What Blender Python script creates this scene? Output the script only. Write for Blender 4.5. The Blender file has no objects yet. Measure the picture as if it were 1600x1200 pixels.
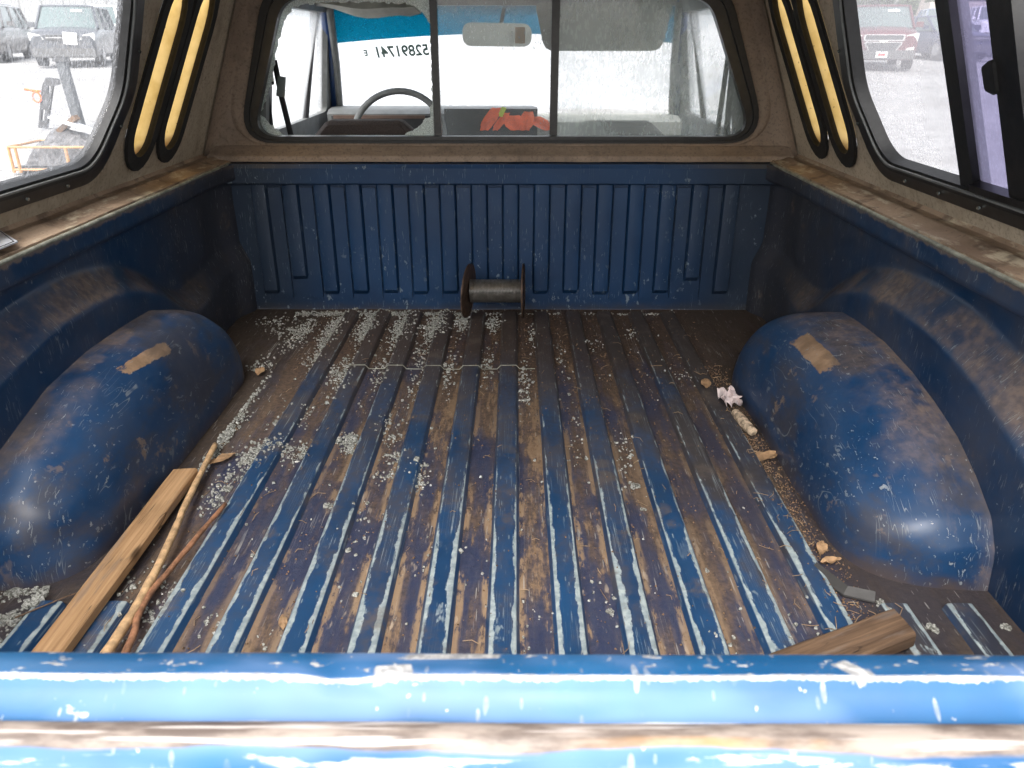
import bpy, math, random
import numpy as np
from mathutils import Vector, Matrix, noise as mn
random.seed(7); np.random.seed(7)
R = math.radians
S = bpy.context.scene
COL = S.collection

# ------------------------------------------------------------------ camera
cd = bpy.data.cameras.new('camera'); cam = bpy.data.objects.new('camera', cd); COL.objects.link(cam)
cam.location = (.045, 0, .80)
cam.rotation_euler = (R(90 - 24.2), 0, R(.24))
cd.sensor_width = 36; cd.lens = 27; cd.clip_start = .02; cd.clip_end = 2500
cd.dof.use_dof = True; cd.dof.focus_distance = 1.7; cd.dof.aperture_fstop = 11
S.camera = cam

# ------------------------------------------------------------------ light
W = bpy.data.worlds.new('World'); S.world = W; W.use_nodes = True
wn = W.node_tree; bg = wn.nodes['Background']
sky = wn.nodes.new('ShaderNodeTexSky'); sky.sky_type = 'NISHITA'; sky.sun_disc = False
sky.sun_elevation = R(52); sky.sun_rotation = R(192); sky.air_density = 1.0; sky.dust_density = 4.0
hs = wn.nodes.new('ShaderNodeHueSaturation'); hs.inputs['Saturation'].default_value = .25; hs.inputs['Value'].default_value = 1.0
wn.links.new(sky.outputs[0], hs.inputs['Color']); wn.links.new(hs.outputs[0], bg.inputs[0])
bg.inputs[1].default_value = .15
sl = bpy.data.lights.new('sun', 'SUN'); sl.energy = .9; sl.angle = R(60); sl.color = (1, .97, .93)
sun = bpy.data.objects.new('sun', sl); COL.objects.link(sun)
sun.rotation_euler = (R(38), 0, R(-12))
S.view_settings.view_transform = 'Standard'; S.view_settings.look = 'None'
S.view_settings.gamma = 1; S.view_settings.use_curve_mapping = False
S.view_settings.exposure = 2.2
S.cycles.use_denoising = True
S.cycles.max_bounces = 10; S.cycles.diffuse_bounces = 5; S.cycles.transparent_max_bounces = 24
S.cycles.sample_clamp_indirect = 6

# ------------------------------------------------------------------ node helper
class T:
    def __init__(s, name):
        s.m = bpy.data.materials.new(name); s.m.use_nodes = True; s.nt = s.m.node_tree; s.nt.nodes.clear()
        s.out = s.nt.nodes.new('ShaderNodeOutputMaterial')
    def n(s, t, **k):
        x = s.nt.nodes.new(t)
        for a, b in k.items(): setattr(x, a, b)
        return x
    def put(s, node, key, v):
        i = node.inputs[key]
        if isinstance(v, bpy.types.NodeSocket): s.nt.links.new(v, i)
        else:
            if hasattr(i.default_value, '__len__') and len(i.default_value) == 4 and len(v) == 3: v = (*v, 1)
            i.default_value = v
    def pos(s): return s.n('ShaderNodeNewGeometry').outputs['Position']
    def obj(s): return s.n('ShaderNodeTexCoord').outputs['Object']
    def nrm(s): return s.sep(s.n('ShaderNodeNewGeometry').outputs['Normal'])
    def ma(s, op, a, b=0., clamp=False):
        x = s.n('ShaderNodeMath', operation=op, use_clamp=clamp); s.put(x, 0, a); s.put(x, 1, b); return x.outputs[0]
    def sep(s, v):
        x = s.n('ShaderNodeSeparateXYZ'); s.put(x, 0, v); return x.outputs
    def comb(s, a, b, c):
        x = s.n('ShaderNodeCombineXYZ'); s.put(x, 0, a); s.put(x, 1, b); s.put(x, 2, c); return x.outputs[0]
    def mp(s, v, scale=(1, 1, 1), rot=(0, 0, 0), loc=(0, 0, 0)):
        x = s.n('ShaderNodeMapping'); s.put(x, 'Vector', v); s.put(x, 'Scale', scale); s.put(x, 'Rotation', rot); s.put(x, 'Location', loc); return x.outputs[0]
    def noise(s, v, sc=5., det=4., ro=.55, dist=0.):
        x = s.n('ShaderNodeTexNoise'); s.put(x, 'Vector', v); s.put(x, 'Scale', sc); s.put(x, 'Detail', det); s.put(x, 'Roughness', ro); s.put(x, 'Distortion', dist); return x.outputs[0]
    def vor(s, v, sc=5., feat='F1', out='Distance'):
        x = s.n('ShaderNodeTexVoronoi', feature=feat); s.put(x, 'Vector', v); s.put(x, 'Scale', sc); return x.outputs[out]
    def mr(s, v, a, b, c=0., d=1.):
        x = s.n('ShaderNodeMapRange', interpolation_type='SMOOTHSTEP'); s.put(x, 0, v); s.put(x, 1, a); s.put(x, 2, b); s.put(x, 3, c); s.put(x, 4, d); return x.outputs[0]
    def mix(s, f, a, b):
        x = s.n('ShaderNodeMix', data_type='RGBA'); s.put(x, 0, f); s.put(x, 6, a); s.put(x, 7, b); return x.outputs[2]
    def bump(s, h, st=.5, dist=.001, nin=None):
        x = s.n('ShaderNodeBump'); s.put(x, 'Height', h); s.put(x, 'Strength', st); s.put(x, 'Distance', dist)
        if nin is not None: s.put(x, 'Normal', nin)
        return x.outputs[0]
    def pb(s, col, rough=.6, metal=0., spec=.5, normal=None, coat=0., alpha=None, trans=None, ior=None):
        x = s.n('ShaderNodeBsdfPrincipled'); s.put(x, 'Base Color', col); s.put(x, 'Roughness', rough); s.put(x, 'Metallic', metal)
        s.put(x, 'Specular IOR Level', spec); s.put(x, 'Coat Weight', coat); s.put(x, 'Coat Roughness', .25)
        if normal is not None: s.put(x, 'Normal', normal)
        if trans is not None: s.put(x, 'Transmission Weight', trans)
        if ior is not None: s.put(x, 'IOR', ior)
        return x.outputs[0]
    def mixs(s, f, a, b):
        x = s.n('ShaderNodeMixShader'); s.put(x, 0, f); s.nt.links.new(a, x.inputs[1]); s.nt.links.new(b, x.inputs[2]); return x.outputs[0]
    def end(s, sh): s.nt.links.new(sh, s.out.inputs[0]); return s.m
    # thin crossing scratches: narrow band of a stretched noise, gated into patches
    def scratch(s, v, rot, fine=45., longs=2.2, w=.006, gate=.55, gs=4.):
        a = s.noise(s.mp(v, (fine * 1.4, longs * .45, fine * .12), (0, 0, rot)), 1., 1., .4)
        line = s.mr(s.ma('ABSOLUTE', s.ma('SUBTRACT', a, .5)), w, w * .2)
        g = s.mr(s.noise(s.mp(v, (1, 1, 1), (0, 0, rot), (rot * 3, 1, 2)), gs, 2.), gate, gate + .08)
        return s.ma('MULTIPLY', line, g)
    # straight short strokes: one stretched cell point each, most cells left empty
    def stroke(s, v, rot, a=200., b=20., size=.15, keep=.8, gate=.45, gs=5.):
        x = s.n('ShaderNodeTexVoronoi'); s.put(x, 'Vector', s.mp(v, (a, b, b * 1.5), (0, 0, rot), (rot * 7, 3, 1))); s.put(x, 'Scale', 1.)
        r = s.sep(x.outputs['Color'])
        on = s.ma('GREATER_THAN', r[0], keep); th = s.ma('MULTIPLY', s.ma('ADD', .35, r[1]), size)
        m = s.ma('MULTIPLY', s.ma('LESS_THAN', x.outputs['Distance'], th), on)
        m = s.ma('MULTIPLY', m, s.ma('ADD', .3, s.ma('MULTIPLY', r[2], .7)))
        return s.ma('MULTIPLY', m, s.mr(s.noise(v, gs, 2.), gate, gate + .12))
    def mx(s, *a):
        r = a[0]
        for b in a[1:]: r = s.ma('MAXIMUM', r, b)
        return r

def simple(name, col, rough=.6, metal=0., var=.15, vs=20., bump=.15, bd=.002, spec=.5, coat=0.):
    t = T(name); p = t.pos(); n = t.noise(p, vs, 5., .6)
    c = t.mix(t.mr(n, .3, .7), tuple(x * (1 - var) for x in col), tuple(min(1, x * (1 + var)) for x in col))
    return t.end(t.pb(c, rough, metal, spec, t.bump(n, bump, bd), coat))

BLUE = (.005, .032, .088); BLUE2 = (.007, .048, .128); PRIMER = (.30, .37, .38)
DUST = (.27, .18, .115); BROWN = (.075, .050, .036); DARK = (.022, .018, .017); RED = (.13, .066, .036)

def paint(name, dustz=(.35, .95), film=.3, chips=.62, side=False, extra=None, rough=.34, coat=.25, tanmax=.85, bl=.8, sp=.5):
    t = T(name); p = t.pos(); x, y, z = t.sep(p)
    v = t.comb(y, z, x) if side else p
    n1 = t.noise(p, 3.2, 5., .6); n2 = t.noise(p, 14., 6., .62); n3 = t.noise(p, 60., 4., .6)
    c = t.mix(t.mr(n1, .35, .65), tuple(q * bl for q in BLUE), tuple(q * bl for q in BLUE2))
    # thin brownish film of dirt
    fm = t.ma('MULTIPLY', t.mr(t.ma('ADD', n1, t.ma('MULTIPLY', n2, .5)), .62, .95), film)
    c = t.mix(fm, c, (.075, .062, .055))
    # dust settled where the panel faces up
    nz = t.nrm()[2]
    d = t.ma('MULTIPLY', t.mr(nz, *dustz), t.mr(t.ma('ADD', n2, t.ma('MULTIPLY', n1, .6)), .58, .98), True)
    dust_c = t.mix(t.mr(n3, .35, .65), (.13, .09, .062), DUST)
    c = t.mix(t.ma('MULTIPLY', d, tanmax), c, dust_c)
    ex = None
    if extra: c, ex = extra(t, c, p, x, y, z, n1, n2, n3)
    wv = t.n('ShaderNodeVectorMath', operation='ADD'); t.put(wv, 0, v); t.put(wv, 1, t.comb(t.ma('MULTIPLY', t.ma('SUBTRACT', n2, .5), .03), t.ma('MULTIPLY', t.ma('SUBTRACT', n1, .5), .06), 0.)); v2 = wv.outputs[0]
    sc = t.mx(t.stroke(v2, .5, 340., 20., .18, .62, .43, 5.), t.stroke(v2, -.6, 360., 26., .18, .66, .45, 6.), t.stroke(v2, .1, 420., 12., .15, .60, .44, 4.), t.stroke(v2, -.15, 300., 8., .10, .82, .40, 4.), t.stroke(v2, 1.8, 320., 34., .2, .75, .47, 7.), t.ma('MULTIPLY', t.scratch(v, .3, 90., 24., .014, .56, 13.), .7))
    ch = t.mr(t.noise(v, 75., 3., .6), chips + .07, chips + .11)
    ch = t.mx(t.ma('MULTIPLY', ch, t.mr(t.noise(p, 6., 2.), .45, .58)), t.ma('MULTIPLY', t.mr(t.noise(t.mp(v, (90, 60, 90), (0, 0, .8)), 1., 3.), .70, .73), t.mr(t.noise(p, 5., 2.), .46, .56)))
    wear = t.mx(t.ma('MULTIPLY', sc, .75), t.ma('MULTIPLY', ch, .7))
    c = t.mix(wear, c, (.25, .27, .27))
    ro = t.ma('ADD', rough, t.ma('MULTIPLY', t.mx(d, fm) if ex is None else t.mx(d, fm, ex), .5))
    dent = t.noise(p, 9., 2., .5)
    b = t.bump(dent, .35, .012); b = t.bump(t.ma('ADD', n3, t.ma('MULTIPLY', wear, -1.)), .12, .001, b)
    return t.end(t.pb(c, ro, 0., sp, b, coat))

def box_mask(t, x, y, cx, cy, hx, hy, ang, n):
    ca, sa = math.cos(ang), math.sin(ang)
    dx = t.ma('SUBTRACT', x, cx); dy = t.ma('SUBTRACT', y, cy)
    u = t.ma('ADD', t.ma('MULTIPLY', dx, ca), t.ma('MULTIPLY', dy, sa)); w = t.ma('ADD', t.ma('MULTIPLY', dx, -sa), t.ma('MULTIPLY', dy, ca))
    e = t.mx(t.ma('DIVIDE', t.ma('ABSOLUTE', u), hx), t.ma('DIVIDE', t.ma('ABSOLUTE', w), hy))
    e = t.ma('ADD', e, t.ma('MULTIPLY', t.ma('SUBTRACT', n, .5), .7))
    return t.mr(e, 1.06, .94)

def arch_extra(side):
    def f(t, c, p, x, y, z, n1, n2, n3):
        nj = t.ma('ADD', .5, t.ma('MULTIPLY', t.ma('SUBTRACT', t.noise(t.mp(p, (1, .6, 1)), 45., 5., .7), .5), 1.8 if side < 0 else 1.0))
        if side > 0: m = box_mask(t, x, y, .668, 1.49, .017, .085, .02, nj)
        else: m = box_mask(t, x, y, -.703, 1.44, .0095, .080, -.10, nj)
        c = t.mix(t.ma('MULTIPLY', m, .95), c, t.mix(t.mr(n2, .35, .65), (.20, .125, .07), (.36, .235, .14)))
        # streaky mud band lying along the back of the hump, next to the bed side
        ax = t.ma('ABSOLUTE', x)
        e = t.ma('MULTIPLY', t.mr(t.ma('ADD', ax, t.ma('MULTIPLY', n2, .10)), .815, .865), t.mr(n1, .25, .55))
        st = t.noise(t.mp(p, (30, 7, 20), (0, 0, .5 * side)), 1., 4., .65)
        e2 = t.ma('MULTIPLY', t.ma('MULTIPLY', t.mr(t.ma('ADD', ax, t.ma('MULTIPLY', n1, .1)), .74, .84), t.mr(st, .52, .64)), .7)
        mm = t.mx(e, e2)
        c = t.mix(t.ma('MULTIPLY', mm, .8), c, t.mix(n3, (.14, .10, .075), (.24, .17, .12)))
        # dark brown film in rubbed patches, and many small grey nicks low on the rear half
        fl_ = t.ma('MULTIPLY', t.mr(t.noise(t.mp(p, (7, 3.5, 9), (0, 0, .3 * side), (4, 2, 0)), 1., 5., .65), .47, .62), .62)
        c = t.mix(fl_, c, t.mix(n3, (.030, .028, .032), (.075, .062, .056)))
        pt = t.ma('MULTIPLY', t.mr(t.noise(p, 16., 6., .72), .60, .66), t.mr(n1, .42, .58)); c = t.mix(t.ma('MULTIPLY', pt, .75), c, (.20, .145, .105))
        nk = t.ma('MULTIPLY', t.mr(t.noise(t.mp(p, (130, 80, 100), (0, 0, .4)), 1., 4., .6), .675, .70), t.mr(t.ma('ADD', y, t.ma('MULTIPLY', n2, .8)), 1.80, 1.40)); c = t.mix(t.ma('MULTIPLY', nk, .65), c, (.30, .32, .32))
        # grime towards the foot
        g = t.ma('MULTIPLY', t.mr(t.ma('ADD', z, t.ma('MULTIPLY', n2, .05)), .06, .015), .7)
        c = t.mix(g, c, BROWN)
        return c, mm
    return f

def side_extra(t, c, p, x, y, z, n1, n2, n3):
    # crusty dried sealant drips under the rail lip, darker and greyer towards the cab
    e = t.mr(t.ma('ADD', z, t.ma('MULTIPLY', t.noise(t.comb(t.ma('MULTIPLY', y, 1.), 0., 0.), 28., 3., .6), .035)), .4685, .4735)
    c = t.mix(t.ma('MULTIPLY', e, .8), c, (.16, .12, .09))
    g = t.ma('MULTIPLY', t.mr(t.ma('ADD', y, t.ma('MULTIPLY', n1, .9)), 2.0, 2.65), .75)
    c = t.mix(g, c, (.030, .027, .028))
    ox = t.ma('MULTIPLY', t.mr(n2, .60, .72), t.mr(n1, .5, .62)); c = t.mix(t.ma('MULTIPLY', ox, .8), c, (.17, .12, .085))
    return c, g

def floor_material():
    t = T('valley_dirt_paint'); p = t.pos(); x, y, z = t.sep(p)
    st = t.mp(p, (16, 2.2, 1)); n1 = t.noise(st, 1., 5., .62); n2 = t.noise(p, 4., 4., .6); n3 = t.noise(p, 90., 4., .65); n4 = t.noise(t.mp(p, (90, 10, 1)), 1., 4., .6)
    ph = t.ma('MULTIPLY', t.ma('SUBTRACT', .5, t.ma('ABSOLUTE', t.ma('SUBTRACT', t.ma('FRACT', t.ma('DIVIDE', t.ma('SUBTRACT', x, .028 - .04985 - .997), .0997)), .5))), .0997)
    ph = t.ma('SUBTRACT', .04985, ph)      # distance from the nearest rib centre
    blue = t.mix(t.mr(n4, .3, .7), (.010, .026, .075), (.026, .042, .088))
    brown = t.mix(t.mr(n3, .3, .7), (.058, .040, .029), (.13, .084, .055))
    m = t.mr(t.ma('ADD', t.ma('ADD', n1, t.ma('MULTIPLY', n2, .6)), t.ma('MULTIPLY', y, .10)), .80, 1.04)
    m = t.ma('ADD', t.ma('MULTIPLY', m, .78), .20)
    c = t.mix(m, blue, brown)
    # tan dust raked along the foot of each rib
    ft = t.ma('MULTIPLY', t.mr(t.ma('ADD', ph, t.ma('MULTIPLY', t.ma('SUBTRACT', n4, .5), .02)), .0385, .031), t.mr(t.ma('ADD', n2, t.ma('MULTIPLY', t.ma('SUBTRACT', t.noise(t.mp(p, (110, 26, 1)), 1., 5., .7), .5), .55)), .47, .53))
    ctr = t.mr(t.ma('ABSOLUTE', x), .55, .15)
    c = t.mix(t.ma('MULTIPLY', ft, t.ma('MULTIPLY', t.mr(y, 1.95, 1.3), t.ma('ADD', .25, t.ma('MULTIPLY', ctr, .7)))), c, (.26, .178, .110))
    tn = t.ma('MULTIPLY', t.mr(t.ma('ADD', n1, t.ma('MULTIPLY', t.ma('SUBTRACT', t.noise(t.mp(p, (80, 22, 1)), 1., 5., .7), .5), .5)), .54, .62), t.ma('MULTIPLY', ctr, .75)); c = t.mix(tn, c, t.mix(n3, (.14, .085, .045), (.30, .20, .12)))
    # dark damp dirt towards the cab and outside the humps
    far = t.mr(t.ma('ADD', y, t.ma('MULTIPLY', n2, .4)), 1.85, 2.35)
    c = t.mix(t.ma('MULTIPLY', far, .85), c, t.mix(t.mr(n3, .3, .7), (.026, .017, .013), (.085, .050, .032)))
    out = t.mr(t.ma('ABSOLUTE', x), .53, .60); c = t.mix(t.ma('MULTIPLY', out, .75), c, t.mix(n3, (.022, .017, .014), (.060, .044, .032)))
    rs = t.ma('MULTIPLY', t.mr(t.ma('ADD', x, n2), .60, .85), t.mr(y, .9, 1.2)); c = t.mix(t.ma('MULTIPLY', rs, .35), c, (.05, .034, .025))
    pale = t.ma('MULTIPLY', t.mr(t.noise(t.mp(p, (60, 16, 1), (0, 0, 0), (3, 1, 0)), 1., 4.), .62, .70), t.ma('MULTIPLY', t.mr(y, 1.6, .9), ctr)); c = t.mix(t.ma('MULTIPLY', pale, .6), c, (.42, .34, .25))
    gr = t.vor(p, 260.); gm = t.ma('MULTIPLY', t.mr(gr, .28, .1), t.mr(t.noise(p, 12., 3.), .5, .6)); c = t.mix(t.ma('MULTIPLY', gm, .5), c, (.012, .009, .008))
    sc = t.mx(t.stroke(p, .0, 260., 14., .2, .55, .42, 4.), t.stroke(p, .3, 260., 20., .2, .7, .45, 5.), t.stroke(p, -.5, 220., 30., .2, .8, .48, 5.), t.scratch(p, .1, 70., 2.5, .006, .54, 5.)); c = t.mix(t.ma('MULTIPLY', sc, .6), c, (.34, .33, .30))
    b = t.bump(t.ma('ADD', n3, t.ma('MULTIPLY', gm, .8)), .5, .003)
    ro = t.ma('ADD', .42, t.ma('MULTIPLY', m, .45))
    return t.end(t.pb(c, ro, 0., .4, b))

def rib_material():
    t = T('worn_rib_paint'); p = t.pos(); x, y, z = t.sep(p); ox, oy, oz = t.sep(t.obj())
    n1 = t.noise(p, 3., 4., .6); n2 = t.noise(t.mp(p, (130, 34, 60)), 1., 5., .68); n3 = t.noise(p, 70., 4., .6); n4 = t.noise(t.mp(p, (3, 1.2, 1)), 2.6, 4., .6)
    c = t.mix(t.mr(n1, .35, .65), (.008, .036, .092), (.013, .055, .135))
    film = t.ma('MULTIPLY', t.mr(t.ma('ADD', t.ma('ADD', n4, t.ma('MULTIPLY', n3, .3)), t.ma('MULTIPLY', y, .22)), .80, 1.12), .7)
    c = t.mix(film, c, t.mix(n3, (.045, .038, .038), (.10, .078, .062)))
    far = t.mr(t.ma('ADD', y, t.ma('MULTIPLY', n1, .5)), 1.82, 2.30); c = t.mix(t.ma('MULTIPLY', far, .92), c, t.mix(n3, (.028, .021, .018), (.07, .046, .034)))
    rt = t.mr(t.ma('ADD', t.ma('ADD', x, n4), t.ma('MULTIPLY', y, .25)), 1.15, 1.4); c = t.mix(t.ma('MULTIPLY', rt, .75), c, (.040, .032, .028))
    # paint worn to grey primer along both shoulders, widest near the tailgate
    ax = t.ma('ABSOLUTE', ox)
    wdt = t.mr(y, 1.55, .80, .0200, .0120)
    wdt = t.ma('ADD', wdt, t.ma('MULTIPLY', t.ma('SUBTRACT', t.noise(p, 8., 3.), .5), .020))
    e = t.ma('ADD', ax, t.ma('MULTIPLY', t.ma('SUBTRACT', n2, .5), .016))
    edge = t.ma('MULTIPLY', t.mr(t.ma('SUBTRACT', e, wdt), 0., .0012), t.mr(ax, .0206, .0192))
    blot = t.ma('MULTIPLY', t.mr(t.noise(t.mp(p, (22, 9, 1)), 1., 4., .6), .62, .66), t.mr(y, 1.15, .85))
    sc = t.mx(t.scratch(p, .0, 120., 2.5, .010, .50, 5.), t.stroke(p, .0, 300., 10., .22, .55, .40, 5.), t.stroke(p, .35, 260., 18., .2, .6, .42, 5.), t.stroke(p, -.8, 240., 24., .2, .65, .45, 5.), t.stroke(p, 1.3, 240., 40., .22, .7, .45, 7.), t.stroke(p, .6, 260., 9., .12, .8, .40, 3.))
    wear = t.mx(t.ma('MULTIPLY', edge, t.mr(y, 2.3, 1.5, .25, 1.)), t.ma('MULTIPLY', t.ma('MULTIPLY', blot, .8), t.mr(ax, .022, .018)), t.ma('MULTIPLY', sc, t.mr(y, 2.2, 1.0, .25, .65)))
    pc = t.mix(t.mr(n3, .35, .7), (.20, .245, .26), (.34, .385, .38))
    c = t.mix(wear, c, pc)
    rust = t.ma('MULTIPLY', edge, t.mr(t.noise(t.mp(p, (200, 25, 1)), 1., 2.), .66, .72)); c = t.mix(rust, c, (.10, .06, .035))
    du = t.ma('MULTIPLY', t.mr(t.noise(p, 11., 5., .65), .55, .68), .55); c = t.mix(du, c, (.11, .085, .066))
    b = t.bump(t.ma('ADD', n3, t.ma('MULTIPLY', wear, -.8)), .25, .0012)
    return t.end(t.pb(c, t.ma('ADD', .36, t.ma('MULTIPLY', t.mx(film, du, wear), .45)), 0., .45, b, .1))

def panel_paint():  # bed front panel and its ribs
    t = T('front_panel_paint'); p = t.pos(); x, y, z = t.sep(p); v = t.comb(x, z, y)
    n1 = t.noise(p, 3., 4., .6); n2 = t.noise(p, 18., 5., .62); n3 = t.noise(p, 70., 4.)
    c = t.mix(t.mr(n1, .35, .65), (.005, .030, .084), (.007, .041, .112))
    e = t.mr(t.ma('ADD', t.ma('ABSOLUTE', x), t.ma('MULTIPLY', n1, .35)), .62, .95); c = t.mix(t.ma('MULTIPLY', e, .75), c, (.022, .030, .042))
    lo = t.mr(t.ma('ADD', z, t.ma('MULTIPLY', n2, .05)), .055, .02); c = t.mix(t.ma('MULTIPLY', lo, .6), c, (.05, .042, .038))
    ch = t.ma('MULTIPLY', t.mr(t.noise(t.mp(v, (1, .6, 1)), 60., 4., .65), .61, .65), t.mr(t.ma('ADD', t.noise(p, 5., 2.), t.ma('MULTIPLY', z, -.35)), .38, .50))
    sc = t.mx(t.stroke(v, 1.5, 300., 26., .2, .6, .42, 6.), t.stroke(v, .2, 300., 24., .2, .65, .44, 6.), t.scratch(v, .3, 70., 7., .005, .58, 8.))
    w = t.mx(t.ma('MULTIPLY', ch, .7), t.ma('MULTIPLY', sc, .6)); c = t.mix(w, c, (.22, .27, .30))
    return t.end(t.pb(c, t.ma('ADD', .42, t.ma('MULTIPLY', t.mr(n2, .4, .7), .2)), 0., .45, t.bump(n3, .15, .001, t.bump(t.noise(p, 7., 2.), .3, .008)), .15))

def fiberglass(name, a, b, spots=.6, warm=None):
    t = T(name); p = t.pos(); x, y, z = t.sep(p)
    n1 = t.noise(p, 2.6, 5., .6); n2 = t.noise(p, 26., 6., .65); n3 = t.noise(p, 130., 3., .6)
    c = t.mix(t.mr(t.ma('ADD', n1, t.ma('MULTIPLY', n2, .4)), .5, .9), a, b)
    run = t.noise(t.comb(t.ma('MULTIPLY', y, 22.), t.ma('MULTIPLY', z, 5.), t.ma('MULTIPLY', x, 22.)), 1., 4., .6)
    c = t.mix(t.ma('MULTIPLY', t.mr(run, .55, .75), .45), c, tuple(q * .5 for q in a))
    sp = t.ma('MULTIPLY', t.mr(t.noise(p, 75., 3., .6), .64, .70), t.mr(t.noise(p, 6., 3.), .42, .62)); c = t.mix(t.ma('MULTIPLY', sp, spots), c, (.035, .03, .022))
    fine = t.mr(n3, .50, .68); c = t.mix(t.ma('MULTIPLY', fine, .40), c, tuple(q * .4 for q in a))
    return t.end(t.pb(c, .78, 0., .3, t.bump(t.ma('ADD', n2, t.ma('MULTIPLY', n3, .5)), .5, .003)))

def flange_material():
    t = T('dirty_shell_flange'); p = t.pos(); x, y, z = t.sep(p)
    n1 = t.noise(p, 5., 5., .62); n2 = t.noise(t.mp(p, (40, 11, 40)), 1., 5., .65); n3 = t.noise(p, 120., 3.)
    c = t.mix(t.mr(n1, .35, .65), (.21, .145, .098), (.36, .26, .18))
    c = t.mix(t.ma('MULTIPLY', t.mr(n2, .52, .66), .75), c, (.55, .47, .34))
    c = t.mix(t.ma('MULTIPLY', t.mr(t.noise(p, 17., 4.), .55, .68), .6), c, (.075, .048, .034))
    c = t.mix(t.ma('MULTIPLY', t.mr(n3, .6, .72), .4), c, (.05, .04, .03))
    return t.end(t.pb(c, .7, 0., .35, t.bump(t.ma('ADD', n2, n3), .5, .004)))

def glass(name, base=.06, speck=.4, sscale=70., stretch=.45, dirt=(.8, .82, .84), tint=(1, 1, 1), cloud=.25, thr=.5, tf=.6):
    t = T(name); p = t.pos(); x, y, z = t.sep(p)
    n = t.noise(t.mp(p, (1, 1, stretch)), sscale, 3., .6); n0 = t.noise(p, 3.5, 4., .6)
    f = t.ma('ADD', base, t.ma('ADD', t.ma('MULTIPLY', t.mr(n, thr, thr + .13), t.ma('MULTIPLY', speck, t.mr(n0, .3, .6))), t.ma('MULTIPLY', t.mr(n0, .35, .7), cloud)), True)
    tr = t.n('ShaderNodeBsdfTransparent'); t.put(tr, 0, tint)
    tl = t.n('ShaderNodeBsdfTranslucent'); t.put(tl, 0, dirt); df = t.n('ShaderNodeBsdfDiffuse'); t.put(df, 0, dirt)
    gl = t.n('ShaderNodeBsdfGlossy'); t.put(gl, 'Roughness', .06)
    d = t.mixs(1 - tf, tl.outputs[0], df.outputs[0])
    s = t.mixs(f, tr.outputs[0], d)
    ge = t.n('ShaderNodeNewGeometry'); dt = t.n('ShaderNodeVectorMath', operation='DOT_PRODUCT'); t.put(dt, 0, ge.outputs['Normal']); t.put(dt, 1, ge.outputs['Incoming'])
    fr = t.ma('ADD', .02, t.ma('MULTIPLY', t.ma('POWER', t.ma('SUBTRACT', 1., t.ma('ABSOLUTE', dt.outputs['Value'])), 5.), .5))
    return t.end(t.mixs(fr, s, gl.outputs[0]))

def amber():
    t = T('amber_translucent_fiberglass'); p = t.pos(); z = t.sep(p)[2]; n = t.noise(p, 22., 5., .6)
    c = t.mix(t.mr(n, .3, .75), (.76, .52, .20), (.58, .37, .11)); c = t.mix(t.mr(t.ma('ADD', z, t.ma('MULTIPLY', n, .04)), .595, .565), c, (.20, .10, .03))
    c = t.mix(t.mr(t.noise(p, 90., 2.), .70, .74), c, (.2, .13, .05))
    tl = t.n('ShaderNodeBsdfTranslucent'); t.put(tl, 0, c); df = t.n('ShaderNodeBsdfDiffuse'); t.put(df, 0, (.30, .24, .14))
    return t.end(t.mixs(.3, tl.outputs[0], df.outputs[0]))

def wood(name, a, b, axis_rot, dark=.5):
    t = T(name); p = t.mp(t.obj(), (1, 1, 1), (0, 0, axis_rot))
    g = t.noise(t.mp(p, (150, 5, 60)), 1., 5., .6, .4); n = t.noise(p, 9., 4.)
    c = t.mix(t.mr(g, .3, .7), a, b); c = t.mix(t.ma('MULTIPLY', t.mr(n, .5, .72), dark), c, tuple(q * .45 for q in a))
    cr = t.mr(t.ma('ABSOLUTE', t.ma('SUBTRACT', t.noise(t.mp(p, (60, 3, 20), (0, 0, .04)), 1., 2.), .5)), .010, .003); cr = t.ma('MULTIPLY', cr, t.mr(t.noise(p, 7., 1.), .52, .58))
    c = t.mix(t.ma('MULTIPLY', t.mr(t.noise(t.mp(p, (40, 6, 20), (0, 0, 0), (2, 5, 1)), 1., 5., .65), .54, .66), .5), c, (.16, .13, .11)); kn = t.vor(t.mp(p, (16, 4, 4)), 1.); c = t.mix(t.mr(kn, .12, .05), c, tuple(q * .3 for q in a)); c = t.mix(t.ma('MULTIPLY', cr, .8), c, (.02, .012, .008))
    return t.end(t.pb(c, .65, 0., .35, t.bump(t.ma('ADD', g, t.ma('MULTIPLY', cr, -1.)), .5, .002)))

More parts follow.
